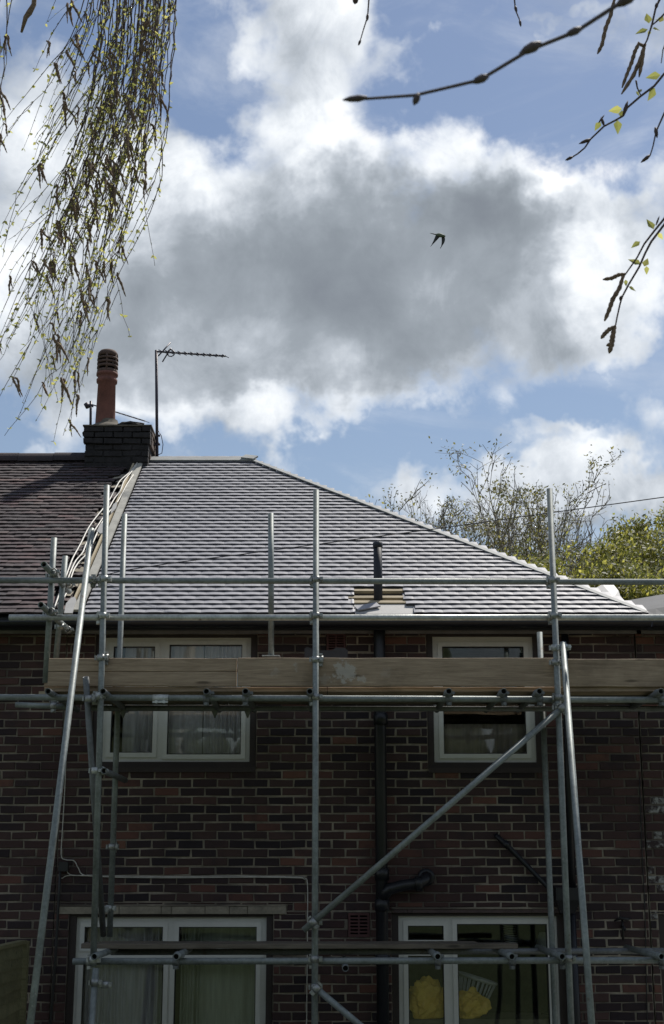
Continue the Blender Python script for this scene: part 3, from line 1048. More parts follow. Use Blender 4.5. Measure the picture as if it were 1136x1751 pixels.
# cut tile ends left along the party line
rg = random.Random(5)
ends = MB()
for k in range(NROW):
    if rg.random() < .75:
        w = rg.uniform(.07, .14)
        x = XP - .16 + rg.uniform(-.04, .05)
        P, rot = tile_mtx(x, k, rg, 4)
        me = tile_shape(MB(), w, rough=.01, rg=rg).mesh('tile_end', [M['tile_old'] if rg.random() < .6 else M['lintel'], M['tile_old_body']])
        link('tile_end', me, roof_old, loc=P - Vector((0, 0, .012)), rot=(rot[0], rot[1] + rg.uniform(-.1, .1), rot[2] + rg.uniform(-.12, .12)))

def slope_pt(x, u, h=0.0):
    return Vector((x, YE + u * CP - SP * h, ZE + u * SP + CP * h))
ULEN = (YR - YE) / CP
# pale verge board up the party line
MB().bar(slope_pt(XP + .03, .0, .05), slope_pt(XP + .03, ULEN + .02, .05), .075, .022, Vector((0, -SP, CP))).build('verge_board', M['verge'], roof)
MB().bar(slope_pt(XP - .04, .0, .035), slope_pt(XP - .04, ULEN, .035), .02, .05, Vector((0, -SP, CP))).build('verge_batten', M['batten'], roof)
# ridge capping and hip capping of the new roof
MB().bar((XP + .0, YR - .05, roof_z(YR - .05) + .055), (XRE + .02, YR - .05, roof_z(YR - .05) + .055), .13, .014, Vector((0, -SP, CP))).build('ridge_capping', M['capping'], roof)
h0 = Vector((XH - .01, YE + .0, ZE + .035)); h1 = Vector((XRE, YR, roof_z(YR) + .055))
MB().bar(h0 + Vector((-.03, 0, .0)), h1 + Vector((-.03, 0, 0)), .055, .012, Vector((.1, -SP, CP))).build('hip_capping', M['capping'], roof)
MB().bar(h1 + Vector((-.06, -.03, .0)), h1 + Vector((.09, -.09, -.035)), .12, .02, Vector((0, -SP, CP))).build('hip_end', M['capping'], roof)
# old ridge tiles
for k in range(7):
    xa = XP - .17 - k * .42
    prof = []
    for j in range(13):
        a = math.pi * j / 12
        prof.append((.125 * math.cos(a), .125 * math.sin(a)))
    for j in range(12, -1, -1):
        a = math.pi * j / 12
        prof.append((.105 * math.cos(a), .105 * math.sin(a)))
    n = len(prof)
    vs = [(x, YR + y, roof_z(YR) - .02 + z + .004 * math.sin(k * 2.1)) for x in (xa - .415, xa) for y, z in prof]
    fs = [(q, (q + 1) % n, n + (q + 1) % n, n + q) for q in range(n)]
    fs += [tuple(range(n)), tuple(reversed(range(n, 2 * n)))]
    MB().add(vs, fs, None, False).build('ridge_tile', M['tile_old'], roof_old)

# open patch round the vent pipe: boards, battens and white underlay
xa, xb = at(600, 1040, YE + .2).x, at(712, 1040, YE + .2).x
nrm = Vector((0, -SP, CP))
for u, hh, m_ in ((.55, .005, 'batten'), (.38, .008, 'batten'), (.27, .008, 'batten')):
    MB().bar(slope_pt(xa - .02, u, hh), slope_pt(xb - .02, u, hh), .05, .028, nrm).build('batten', M[m_], roof)
MB().bar(slope_pt((xa + xb) / 2, .02, .004), slope_pt((xa + xb) / 2, .235, .004), xb - xa, .01, nrm).build('eaves_sheet', M['sheet'], roof)
MB().bar(slope_pt((xa + xb) / 2, .42, -.025), slope_pt((xa + xb) / 2, .66, -.025), xb - xa, .012, nrm).build('sarking_board', M['board_dark'], roof)
q = slope_pt(at(640, 1040, YE + .1).x, .13, .03)
MB().bar(q + Vector((-.16, -.02, -.02)), q + Vector((.04, .05, .03)), .09, .012, nrm).build('loose_tile', M['tile_new'], roof)

# lead and sheet beyond the hip on the right-hand house
def sheet(name, pts, th, m, parent, **k):
    vs = [Vector(p) for p in pts]
    n = len(vs)
    nn = (vs[1] - vs[0]).cross(vs[2] - vs[0]).normalized() * th
    allv = vs + [v + nn for v in vs]
    fs = [tuple(range(n)), tuple(range(2 * n - 1, n - 1, -1))] + [((i + 1) % n, i, n + i, n + (i + 1) % n) for i in range(n)]
    return MB().add(allv, fs).build(name, m, parent, **k)
roof_r = thing_part('roof', house_right, 'low grey lead covered roof edge')
sheet('white_sheet', [at(1018, 1006, 13.4), at(1030, 999, 13.5), at(1049, 999, 13.6), at(1058, 1010, 13.4), at(1064, 1028, 13.0), at(1050, 1022, 12.95)], .02, M['sheet'], roof_r)
pts = []
for i in range(9):
    t = i / 8
    pts.append((1056 + t * 130, 1029 - 20 * t ** 1.6 - 4 * math.sin(t * 3.1)))
for nm, dy, Ya, Yb, m_ in (('lead_sheet', 22, 13.3, 12.62, 'lead'), ('lead_apron', 42, 12.6, 12.45, 'lead')):
    mb = MB()
    vs = []
    for (x, y) in pts:
        y2 = y if nm == 'lead_sheet' else y + 22
        vs += [at(x, y2, Ya), at(x + (0 if nm == 'lead_sheet' else 2), min(y + dy, 1052), Yb)]
    n = len(vs)
    vs2 = [v + Vector((0, .01, -.02)) for v in vs]
    fs = []
    for i in range(0, n - 2, 2):
        fs.append((i, i + 1, i + 3, i + 2)); fs.append((n + i + 2, n + i + 3, n + i + 1, n + i))
        fs.append((i + 1, n + i + 1, n + i + 3, i + 3)); fs.append((i + 2, n + i + 2, n + i, i))
    mb.add(vs + vs2, fs).build(nm, M[m_], roof_r)
MB().box(XC + .08, 4.4, YW + .24, 19.45, ZTOP + .021, ZTOP + .07).build('flat_roof', M['lead'], roof_r)

# ---- chimney
YC0, YC1 = 15.86, 16.6
XCa, XCb = at(146, 750, YC0).x, at(255, 750, YC0).x
ZC1 = at(200, 729, YC0).z
ZC0 = roof_z(YC0) - .15
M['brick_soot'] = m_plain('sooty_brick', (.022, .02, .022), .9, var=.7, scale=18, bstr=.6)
chim = thing_part('chimney', house, 'sooty dark brick chimney stack with one terracotta pot')
MB().box(XCa + .008, XCb - .008, YC0 + .008, YC1 - .008, ZC0, ZC1 - .005).build('stack_core', M['brick_soot'], chim)
M['brick_soot2'] = m_plain('worn_brick', (.10, .07, .055), .9, var=.6, scale=18, bstr=.6)  # lighter brown: sunlight on the stack's right side put into the colour
rg = random.Random(9)
k = 0
z = ZC1 - .068
while z > ZC0:
    o_ = .11 * (k % 2)
    dz = .022 if k < 3 else 0.0     # oversailing courses
    x = XCa - o_
    while x < XCb:
        a, b = max(x, XCa) - (dz if x <= XCa else 0), min(x + .215, XCb) + (dz if x + .215 >= XCb else 0)
        if b - a > .03:
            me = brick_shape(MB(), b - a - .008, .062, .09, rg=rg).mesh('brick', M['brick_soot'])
            link('brick', me, chim, loc=((a + b) / 2, YC0 - dz + rg.uniform(-.012, .008), z + .031 + rg.uniform(-.004, .004)), rot=(0, R(rg.uniform(-1, 1)), 0))
        x += .222
    y = YC0 + .1 - o_
    while y < YC1:
        a, b = max(y, YC0 + .1), min(y + .215, YC1)
        if b - a > .03:
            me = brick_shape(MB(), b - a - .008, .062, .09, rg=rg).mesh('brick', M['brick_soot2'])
            link('brick', me, chim, loc=(XCb + dz + rg.uniform(-.012, .006), (a + b) / 2, z + .031), rot=(0, 0, R(90)))
        y += .222
    z -= .0745
    k += 1
MB().box(XCa - .03, XCb + .03, YC0 - .03, YC1 + .02, ZC1 - .004, ZC1 + .012).build('capping_slab', M['flaunch'], chim)
pc = at(180.5, 716, 16.15)
MB().lathe([(.30, -.03), (.26, .03), (.19, .07), (.135, .10), (.12, .15)], (pc.x + .03, 16.15, ZC1 + .012), 14).build('flaunching', M['flaunch'], chim)
crumple(MB(), (at(226, 720, 16.0).x, 16.02, ZC1 + .01), .17, .12, .05, 4.4).build('mortar_lump', M['soot'], chim)
crumple(MB(), (at(240, 720, 16.0).x, 16.1, ZC1 + .01), .1, .1, .035, 7.4).build('mortar_lump', M['soot'], chim)
pz = lambda y: at(180, y, 16.15).z
z0 = ZC1 + .05
pot = MB().lathe([(.12, 0), (.118, .1), (.106, pz(655) - z0 - .01), (.124, pz(655) - z0), (.126, pz(650) - z0), (.110, pz(648) - z0), (.115, pz(644) - z0), (.13, pz(643) - z0), (.13, pz(639) - z0), (.108, pz(638) - z0)], (pc.x, 16.15, z0), 28).build('chimney_pot', M['pot'], chim)
zc = pz(638)
top = MB()
top.lathe([(.112, pz(641) - zc), (.126, pz(640) - zc), (.123, pz(634) - zc), (.10, pz(633) - zc)], (pc.x, 16.15, zc), 28)
for (ya, yb) in ((629, 626), (622, 619.5), (615.5, 613)):
    top.lathe([(.10, pz(ya) - zc - .006), (.128, pz(ya) - zc - .012), (.124, pz(yb) - zc), (.10, pz(yb) - zc + .006)], (pc.x, 16.15, zc), 28)
top.lathe([(.11, pz(611) - zc), (.124, pz(610.5) - zc), (.118, pz(605) - zc), (.095, pz(601) - zc), (.05, pz(598.6) - zc), (.001, pz(598) - zc)], (pc.x, 16.15, zc), 28)
for k in range(6):
    a = R(-90 + 60 * k + 4)
    c = Vector((pc.x + .112 * math.cos(a), 16.15 + .112 * math.sin(a), 0))
    top.tube([c + Vector((0, 0, pz(636))), c + Vector((0, 0, pz(609)))], .014, 6)
top.build('pot_cowl', M['pot_dark'], chim)
MB().lathe([(.001, 0), (.08, 0), (.08, pz(608) - pz(640)), (.001, pz(608) - pz(640))], (pc.x, 16.15, pz(640)), 16).build('flue', M['soot'], chim)

# ---- pipes and cables fixed to the wall
def pth(lst, Y): return [at(x, y, Y) for x, y in lst]
sp = thing_part('soil_pipe', house, 'thick black soil pipe running up the wall and through the roof')
xw = at(652.5, 1400, 12.6).x
zt_ = at(650, 1050, 12.6).z
zv = at(650, 929, 12.62).z
MB().tube([(xw, 12.6, 0.03), (xw - .005, 12.6, zt_ - .09), (xw - .01, 12.62, zt_ - .03)], .052, 16).build('pipe', M['gutter'], sp)
MB().tube([(xw - .012, 12.62, zt_ - .028), (xw - .012, 12.62, zv)], .04, 16).build('vent_pipe', M['navy'], sp)
MB().lathe([(.04, 0), (.045, 0), (.045, .05), (.03, .055), (.03, 0)], (xw - .012, 12.62, zv - .045), 16).build('vent_collar', M['navy'], sp)
for y in (1495, 1548, 1640, 1230):
    zz = at(650, y, 12.6).z
    MB().lathe([(.05, -.05), (.062, -.05), (.064, .05), (.05, .055)], (xw, 12.6, zz), 16).build('socket', M['gutter'], sp)
j0 = Vector((xw, 12.58, at(650, 1535, 12.58).z))
br = [j0, j0 + Vector((.06, -.02, .07)), at(690, 1514, 12.56), at(715, 1511, 12.56), at(727, 1505, 12.58), at(729, 1500, 12.64), at(729, 1500, 12.72)]
MB().tube(br, .05, 12).build('branch_pipe', M['gutter'], sp)
MB().lathe([(.05, -.03), (.066, -.03), (.066, .03), (.05, .03)], at(716, 1511, 12.56), 14, Vector((1, 0, .05))).build('socket', M['gutter'], sp)
MB().lathe([(.05, 0), (.075, 0), (.075, .012), (.05, .014)], at(729, 1500, 12.69), 14, Vector((0, -1, 0))).build('wall_flange', M['gutter'], sp)

dp = thing_part('downpipe', house, 'black rainwater downpipe with a hopper beside the right scaffold pole')
MB().tube([at(966, 1085, 12.6), at(979, 1530, 12.6)], .034, 10).build('pipe', M['gutter'], dp)
MB().tube([at(978, 1560, 12.6), at(987, 1751, 12.6), at(992, 1860, 12.6)], .034, 10).build('pipe', M['gutter'], dp)
hr = rect(950, 1518, 992, 1562, 12.55)
hp = MB()
x0, x1, z0_, z1_ = hr
hp.add([(x0, 12.5, z1_), (x1, 12.5, z1_), (x1, 12.69, z1_), (x0, 12.69, z1_), (x0 + .05, 12.55, z0_), (x1 - .05, 12.55, z0_), (x1 - .05, 12.69, z0_), (x0 + .05, 12.69, z0_),
        (x0, 12.5, z1_ - .1), (x1, 12.5, z1_ - .1), (x1, 12.69, z1_ - .1), (x0, 12.69, z1_ - .1)],
       [(0, 1, 2, 3), (8, 9, 1, 0), (9, 10, 2, 1), (10, 11, 3, 2), (11, 8, 0, 3), (4, 5, 9, 8), (5, 6, 10, 9), (6, 7, 11, 10), (7, 4, 8, 11), (7, 6, 5, 4)])
hp.build('hopper', M['gutter'], dp)
wp = thing_part('waste_pipe', house, 'thin black waste pipe slanting down to the hopper')
MB().tube([at(848, 1428, 12.72), at(850, 1430, 12.66), at(870, 1448, 12.655), at(938, 1518, 12.645), at(950, 1530, 12.62)], [.022, .022, .022, .02, .02], 10).build('pipe', M['gutter'], wp)
MB().lathe([(.02, -.03), (.03, -.03), (.03, .03), (.02, .03)], at(866, 1444, 12.655), 12, at(938, 1518, 12.645) - at(866, 1444, 12.655)).build('socket', M['gutter'], wp)

bp = MB().tube([at(104, 1478, 12.66), at(101, 1530, 12.66), at(95, 1640, 12.66), at(86, 1760, 12.66), at(80, 1880, 12.66)], .012, 8).build('cable_duct', M['cable_black'], house_left)
MB().box(at(101, 1480, 12.66).x, at(117, 1480, 12.66).x, 12.64, 12.69, at(0, 1490, 12.66).z, at(0, 1474, 12.66).z).build('junction_box', M['cable_black'], house)
def cable(px, Y, r, m, parent, name='cable'):
    pts = [at(x, y, Y) for x, y in px]
    out = []
    for i in range(len(pts) - 1):
        p0, p1, p2, p3 = pts[max(i - 1, 0)], pts[i], pts[i + 1], pts[min(i + 2, len(pts) - 1)]
        for s in range(5):
            t = s / 5
            out.append(.5 * ((2 * p1) + (p2 - p0) * t + (2 * p0 - 5 * p1 + 4 * p2 - p3) * t * t + (3 * p1 - p0 - 3 * p2 + p3) * t ** 3))
    out.append(pts[-1])
    return MB().tube(out, r, 6).build(name, m, parent)
cable([(113, 1255), (112, 1330), (107, 1420), (105, 1462), (112, 1470), (127, 1472), (134, 1484), (146, 1497), (200, 1498), (300, 1499), (400, 1498), (470, 1499), (522, 1500)], 12.685, .0042, M['cable_white'], house)
cable([(107, 1486), (101, 1496), (106, 1502), (122, 1497), (200, 1500), (300, 1501), (420, 1500), (505, 1501), (520, 1503), (526, 1512), (526, 1600), (525, 1700), (524, 1860)], 12.684, .0042, M['cable_white'], house)
cable([(114, 1488), (118, 1494), (130, 1497), (175, 1496)], 12.68, .004, M['cable_white'], house)
cable([(1094, 1330), (1098, 1450), (1103, 1560), (1106, 1700), (1110, 1860)], 12.692, .004, M['cable_black'], house)

# wall bracket at the lower right
wb = thing_part('tap_bracket', house, 'small black wall bracket low at the right')
c = at(1065, 1585, 12.66)
MB().tube([c + Vector((0, 0, -.11)), c + Vector((0, 0, .06))], .011, 8).build('stem', M['black'], wb)
MB().tube([c + Vector((-.07, .0, .05)), c + Vector((-.02, -.03, .075)), c + Vector((.04, -.02, .06)), c + Vector((.07, 0, .075))], [.007, .014, .016, .006], 8).build('handle', M['black'], wb)
MB().tube([c + Vector((0, .05, .0)), c + Vector((0, -.05, .0)), c + Vector((.01, -.06, -.03))], .012, 8).build('spout', M['black'], wb)

# cables and scraps lying on the party line of the roof: loose, so things
lab = ['outermost loose white cable lying along the left of the roof joint', 'middle loose white cable on the roof joint', 'inner loose white cable next to the pale verge board']
def roof_cable(px, label, r=.008):
    pts = []
    for x, y in px:
        d = ray(x, y)
        # meet the roof plane, a little above it
        den = d.z - d.y * TP
        t = (ZE + .075 - YE * TP - EYE.z) / den
        pts.append(EYE + d * t)
    out = []
    for i in range(len(pts) - 1):
        for s in range(4):
            out.append(pts[i].lerp(pts[i + 1], s / 4))
    out.append(pts[-1])
    sm = [out[0]] + [(out[i - 1] + out[i] * 2 + out[i + 1]) / 4 for i in range(1, len(out) - 1)] + [out[-1]]
    MB().tube(sm, r, 6).build('white_cable', M['cable_white'], label=label, category='cable', group='loose cables along the roof joint')
roof_cable([(236, 790), (222, 808), (205, 822), (196, 838), (188, 854), (178, 868), (160, 890), (150, 905), (138, 930), (124, 955), (115, 980), (106, 1005), (100, 1020), (93, 1040)], lab[0])
roof_cable([(234, 794), (226, 806), (212, 822), (206, 840), (196, 852), (186, 870), (170, 895), (160, 910), (148, 928), (142, 945), (130, 958), (124, 970), (118, 985), (112, 1005), (104, 1025), (98, 1035)], lab[1])
roof_cable([(228, 812), (216, 830), (208, 846), (200, 860), (183, 880), (172, 898), (166, 912), (156, 935), (146, 950), (134, 962), (126, 975), (121, 990), (116, 1010), (108, 1025), (101, 1046)], lab[2])
def scrap(px, label):
    pts = []
    for x, y in px:
        d = ray(x, y)
        t = (ZE + .085 - YE * TP - EYE.z) / (d.z - d.y * TP)
        pts.append(EYE + d * t)
    sheet('plastic_scrap', pts, .012, M['sheet'], None, label=label, category='plastic sheet', group='white scraps on the roof joint')
scrap([(166, 908), (171, 897), (176, 893), (176, 911), (172, 912)], 'small rounded white scrap lowest behind the tall left pole on the roof joint')
scrap([(190, 872), (194, 862), (201, 857), (199, 868), (190, 878)], 'narrow white scrap higher on the roof joint beside the verge board')
scrap([(110, 1048), (113, 1032), (122, 1022), (128, 1020), (131, 1026), (124, 1048)], 'crumpled white sheet at the eaves end of the roof joint')

# ------------------------------------------------------------------ telephone wire
tw = []
for (x, y, Y) in ((172, 985, 13.0), (215, 975, 12.9), (300, 962, 12.7), (420, 947, 12.5), (540, 931, 12.2), (740, 905, 11.9), (940, 877, 11.6), (1136, 850, 11.2), (1500, 790, 10.5)):
    tw.append(at(x, y, Y))
MB().tube(tw, .0042, 6).build('telephone_wire', M['cable_black'], label='thin black telephone wire crossing in front of the roof to the right', category='wire')

# ------------------------------------------------------------------ aerials
ta = thing('tv_aerial', at(268, 785, 16.3), 'tall television aerial on a pole at the right side of the chimney', 'aerial')
YA = 16.28
MB().tube([at(269, 790, YA), at(267.5, 599, YA)], .018, 8).build('pole', M['aerial'], ta)
for y in (745, 760):
    MB().bar(at(255, y, YA), at(274, y, YA), .03, .02).build('bracket', M['aerial'], ta)
b0, b1_ = at(266, 601, YA), at(386, 609, YA - .25)
MB().bar(b0, b1_, .018, .018).build('boom', M['aerial'], ta)
dirb = (b1_ - b0).normalized()
side = Vector((.35, .9, .12)).normalized()
for k in range(11):
    t = .12 + .88 * k / 10
    c = b0.lerp(b1_, t)
    hl = .13 - .04 * k / 10
    MB().tube([c - side * hl, c + side * hl], .005, 5).build('element', M['aerial'], ta)
c = b0.lerp(b1_, .1)
MB().tube([c + Vector((-.04, -.05, -.07)), c + Vector((.09, .05, .14))], .009, 5).build('reflector', M['aerial'], ta)
MB().tube([c + Vector((.0, .05, -.11)), c + Vector((.11, -.05, .03))], .009, 5).build('reflector', M['aerial'], ta)
c = b0.lerp(b1_, .22)
MB().tube([c + Vector((.045 * math.cos(k * .7), .02, .045 * math.sin(k * .7))) for k in range(10)], .007, 5).build('dipole', M['aerial'], ta)
cb = [at(270, 735, YA), at(276, 745, YA), at(279, 760, YA), at(277, 775, YA), at(270, 778, YA)]
MB().tube(cb, .005, 5).build('lead', M['aerial'], ta)
tb = thing('tv_aerial', at(155, 730, 16.7), 'low television aerial half hidden behind the chimney pot', 'aerial')
YB = 16.7
MB().tube([at(155, 740, YB), at(155.5, 686, YB)], .016, 8).build('pole', M['aerial'], tb)
MB().bar(at(149, 693, YB), at(160, 694, YB), .03, .03).build('clamp', M['aerial'], tb)
MB().tube([at(147, 690, YB), at(151, 697, YB)], .03, 8).build('clamp_knob', M['aerial'], tb)
b0, b1_ = at(158, 692, YB), at(248, 720, YB - .4)
MB().bar(b0, b1_, .014, .014).build('boom', M['aerial'], tb)
for k in range(9):
    c = b0.lerp(b1_, .15 + .85 * k / 8)
    MB().tube([c - side * .11, c + side * .11], .004, 5).build('element', M['aerial'], tb)

# ------------------------------------------------------------------ scaffold
sc = thing('scaffold', (0, 11.7, .035), 'galvanised tube scaffold with timber boards standing against the house', 'scaffolding')
RT = .0248
YO, YL, YI = 11.2, 11.252, 12.2
def pole(name, p0, p1, m='galv', r=RT, label=None, open_=True):
    p0, p1 = Vector(p0), Vector(p1)
    d = (p1 - p0).normalized()
    mb = MB()
    L_ = (p1 - p0).length
    mb.lathe([(r - .005, .12), (r - .005, 0), (r, 0), (r, L_), (r - .005, L_), (r - .005, L_ - .12)], p0, 16, d)
    o = mb.build(name, M[m], sc)
    for c, dd in ((p0, d), (p1, -d)):
        MB().lathe([(.0001, .05), (r - .0055, .05)], c, 12, dd).build('bore', M['hollow'], o)  # near-black disc standing in for the shade inside the tube end
    if label: o['label'] = label
    return o
def extend(p0, p1, z):
    t = (z - p0.z) / (p1.z - p0.z)
    return p0.lerp(p1, t)
def upright(x0, y0, x1, y1, Y, zbot=.05, m='galv', label=None, Y2=None):
    a, b = at(x0, y0, Y), at(x1, y1, Y if Y2 is None else Y2)
    if zbot is not None: b = extend(a, b, zbot)
    return pole('upright_pole', a, b, m, label=label)
upright(183, 830, 160, 1640, YO, at(0, 1652, YO).z, label='tall outer pole at the left')
upright(164, 1655, 157, 1751, YO - .0, .05, 'galv', label='short lit pole below the lower ledger')
upright(213.5, 879, 188, 1596, YI, at(0, 1602, YI).z, label='inner pole in front of the left windows')
upright(541, 838, 538.5, 1740, YO, label='tall middle pole')
upright(940, 836, 977, 1751, YO, label='tall outer pole at the right')
upright(923, 1081, 950, 1751, YI, label='inner pole beside the right windows')
upright(93, 920, 78, 1168, YL + .05, None, label='outer end pole at the far left')
upright(112, 951, 96, 1128, 11.85, None, label='inner end pole at the far left')
upright(463.5, 878, 464, 1120, 11.95, None, label='short pole on a base plate above the deck')
c = at(464, 1121, 11.95)
MB().box(c.x - .075, c.x + .075, 11.9, 12.02, c.z - .012, c.z - .002).build('base_plate', M['galv_light'], sc)
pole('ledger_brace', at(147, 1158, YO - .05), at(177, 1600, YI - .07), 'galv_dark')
pole('raker_pole', at(157, 905, YO - .06), extend(at(157, 905, YO - .06), at(52, 1751, 9.7), .9), label='raking pole leaning out at the left')
pole('raker_pole', at(963, 1099, YO - .07), extend(at(963, 1099, YO - .07), at(1012, 1751, 10.1), .75), label='raking pole leaning out at the right')
def rail(name, x0, y0, x1, y1, Y, m='galv', label=None):
    return pole(name, at(x0, y0, Y), at(x1, y1, Y), m, label=label)
rail('guard_rail', -60, 992, 1200, 995.5, YL, label='upper guard rail')
rail('guard_rail', 16, 1056, 1200, 1056, YL, 'galv_light', label='lower bright guard rail')
rail('ledger', -60, 1192, 1200, 1197, YL, label='upper outer ledger')
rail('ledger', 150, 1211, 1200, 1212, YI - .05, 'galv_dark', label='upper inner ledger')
rail('ledger', 27, 1205, 118, 1209, YI - .08, label='short stub of tube at the left')
rail('ledger', 125, 1644, 1200, 1642, YL, label='lower outer ledger')
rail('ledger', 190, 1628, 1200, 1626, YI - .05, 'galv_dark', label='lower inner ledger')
pole('diagonal_brace', at(519, 1591, YO - .052), at(969, 1204, YO - .05), label='long diagonal brace up to the right')
pole('diagonal_brace', at(537, 1687, YO - .052), at(690, 1815, YO - .05), label='diagonal brace running down out of view')
def cross_tube(name, x, y, Y0=11.04, Y1=12.36, m='galv_dark', label=None):
    a = at(x, y, Y0)
    return pole(name, a, Vector((a.x, Y1, a.z)), m, label=label)
UPT = [82, 176, 353, 420, 530, 768, 862, 923, 1131]
for x in UPT: cross_tube('transom', x, 1182)
LOT = [161, 301, 749, 876, 962, 1132]
for x in LOT: cross_tube('transom', x, 1636, m='galv')
cross_tube('transom', 591, 1656, 11.1)
cross_tube('transom', 178, 1318, 11.14, 12.3)
cross_tube('end_guard', 75, 965, 11.0, 12.12, 'galv', label='upper end guard tube pointing at the viewer')
cross_tube('end_guard', 70, 1034, 11.0, 12.12, 'galv', label='lower end guard tube pointing at the viewer')

def ring(mb, c, axis, r=.031, w=.05):
    mb.lathe([(RT + .001, -w / 2), (r, -w / 2), (r + .003, 0), (r, w / 2), (RT + .001, w / 2)], Vector(c), 14, axis)
def coupler(c1, ax1, c2, ax2, bolt=Vector((0, -1, 0)), m='clamp'):
    c1, c2, ax1, ax2 = Vector(c1), Vector(c2), Vector(ax1), Vector(ax2)
    mb = MB()
    ring(mb, c1, ax1); ring(mb, c2, ax2)
    for c_, ax in ((c1, ax1), (c2, ax2)):
        sd_ = ax.normalized().cross(Vector((0, -1, 0)))
        sd_ = sd_.normalized() if sd_.length > .2 else Vector((1, 0, 0))
        k = sd_ * .043
        mb.bar(c_ + k - ax.normalized() * .02, c_ + k + ax.normalized() * .02, .026, .03, Vector((0, -1, 0)))
        mb.tube([c_ + k + Vector((0, .03, 0)), c_ + k + Vector((0, -.042, 0))], .008, 6)
        mb.tube([c_ + k + Vector((0, -.026, 0)), c_ + k + Vector((0, -.044, 0))], .014, 6, smooth=False)
        mb.bar(c_ - k - ax.normalized() * .018, c_ - k + ax.normalized() * .018, .014, .03, Vector((0, -1, 0)))
    md = (c1 + c2) / 2
    mb.box(md.x - .02, md.x + .02, md.y - .02, md.y + .02, md.z - .022, md.z + .022)
    mb.build('coupler', M[m], sc)
Z, X, Yv = Vector((0, 0, 1)), Vector((1, 0, 0)), Vector((0, 1, 0))
def cp_post(x, y, Yp=YO, Yr=YL, m='clamp', dy=3):
    coupler(at(x, y - dy, Yp), Z, at(x - 6, y, Yr), X, m=m)
for x, y in ((179, 993), (176, 1056), (541, 994), (540.5, 1056), (945, 995), (948, 1056), (169, 1193), (540, 1195), (955, 1196), (160, 1644), (539, 1643), (972, 1642)):
    cp_post(x, y, m='galv_light' if x < 300 else 'clamp')
for x, y in ((173, 1125), (540, 1128), (950, 1133)):
    coupler(at(x, y, YO), Z, at(x + 8, y, YO + .06), X)
coupler(at(153, 991, YO - .07), Vector((-.1, 0, 1)), at(160, 993, YL), X)
coupler(at(950, 1108, YO), Z, at(964, 1107, YO - .07), Z, m='galv_light')
coupler(at(955, 1210, YO), Z, at(961, 1211, YO - .05), Vector((.75, 0, .65)))
coupler(at(539, 1577, YO), Z, at(535, 1577, YO - .052), Vector((.75, 0, .65)))
coupler(at(539, 1688, YO), Z, at(541, 1690, YO - .052), Vector((.75, 0, -.65)))
coupler(at(89, 985, YL + .05), Z, at(92, 978, YL - .02), Yv)
coupler(at(84, 1050, YL + .05), Z, at(88, 1046, YL - .02), Yv)
coupler(at(110, 998, 11.85), Z, at(119, 1000, 11.9), Yv)
coupler(at(104, 1072, 11.85), Z, at(116, 1077, 11.9), Yv)
coupler(at(152, 1195, YO - .05), Z, at(166, 1193, YO), Z)
coupler(at(163, 1318, YO), Z, at(175, 1318, YO + .02), Yv, m='galv_light')
coupler(at(174, 1556, YI - .1), Z, at(187, 1553, YI), Z, m='galv_light')
coupler(at(192, 1448, YI), Z, at(196, 1446, YI + .05), X)
coupler(at(92, 1207, YI - .08), X, at(92, 1200, YI - .03), Yv)
coupler(at(163, 1680, YO), Z, at(180, 1684, YO + .03), Z)
for x in UPT[2:]:
    a = at(x, 1182, 11.1)
    if x not in (530,):
        coupler(Vector((a.x, YL - .01, a.z)), Yv, at(x, 1195, YL), X, m='galv_dark')
for x in LOT[1:]:
    a = at(x, 1636, 11.1)
    coupler(Vector((a.x, YL - .01, a.z)), Yv, at(x, 1644, YL), X, m='galv_dark')
# tapered hooks of the board clips under the inner ledger
for x in (211, 368, 424):
    c = at(x, 1216, YI - .05)
    MB().lathe([(.016, .03), (.03, 0), (.016, -.03), (.004, -.06)], c, 8).build('clip', M['galv_dark'], sc)
sl = at(275, 1194, YL)
mb = MB()
mb.lathe([(RT, -.062), (.031, -.062), (.031, .062), (RT, .062)], sl, 16, X)
mb.box(sl.x - .06, sl.x + .06, sl.y - .035, sl.y - .02, sl.z - .04, sl.z - .026)
for s in (-.03, .03): mb.tube([(sl.x + s, sl.y - .045, sl.z - .032), (sl.x + s, sl.y, sl.z - .032)], .013, 6)
mb.build('sleeve_coupler', M['galv_light'], sc)

def plank(name, x0, x1, y0, y1, z0, z1, m, label=None, seed=0, split=0):
    """a board with slightly worn, uneven edges"""
    if split:
        mb = MB()
        for a_, b_ in ((z0, z0 + split - .0015), (z0 + split + .0015, z1)):
            o = plank(name, x0, x1, y0, y1, a_, b_, m, None, seed + int(a_ * 50))
            me = o.data
            mb.add([v.co[:] for v in me.vertices], [tuple(p.vertices) for p in me.polygons])
            bpy.data.objects.remove(o)
        o = mb.build(name, M[m], sc)
        o['label'] = label
        return o
    rg = random.Random(seed + int(x0 * 100))
    N = max(4, int((x1 - x0) / .18))
    vs, fs = [], []
    for i in range(N + 1):
        x = x0 + (x1 - x0) * i / N
        e = lambda: rg.uniform(-.0022, .0022)
        c = .004
        zt, zb_ = z1 + e(), z0 + e()
        ring_ = [(y0 + c, zb_), (y1 - c, zb_), (y1, zb_ + c), (y1, zt - c), (y1 - c, zt), (y0 + c, zt), (y0 + e() * .4, zt - c), (y0 + e() * .4, zb_ + c)]
        vs += [(x, y, z) for y, z in ring_]
    for i in range(N):
        for k in range(8):
            fs.append((i * 8 + k, i * 8 + (k + 1) % 8, (i + 1) * 8 + (k + 1) % 8, (i + 1) * 8 + k))
    fs += [tuple(reversed(range(8))), tuple(N * 8 + k for k in range(8))]
    o = MB().add(vs, [f[::-1] for f in fs]).build(name, M[m], sc)
    if label: o['label'] = label
    return o
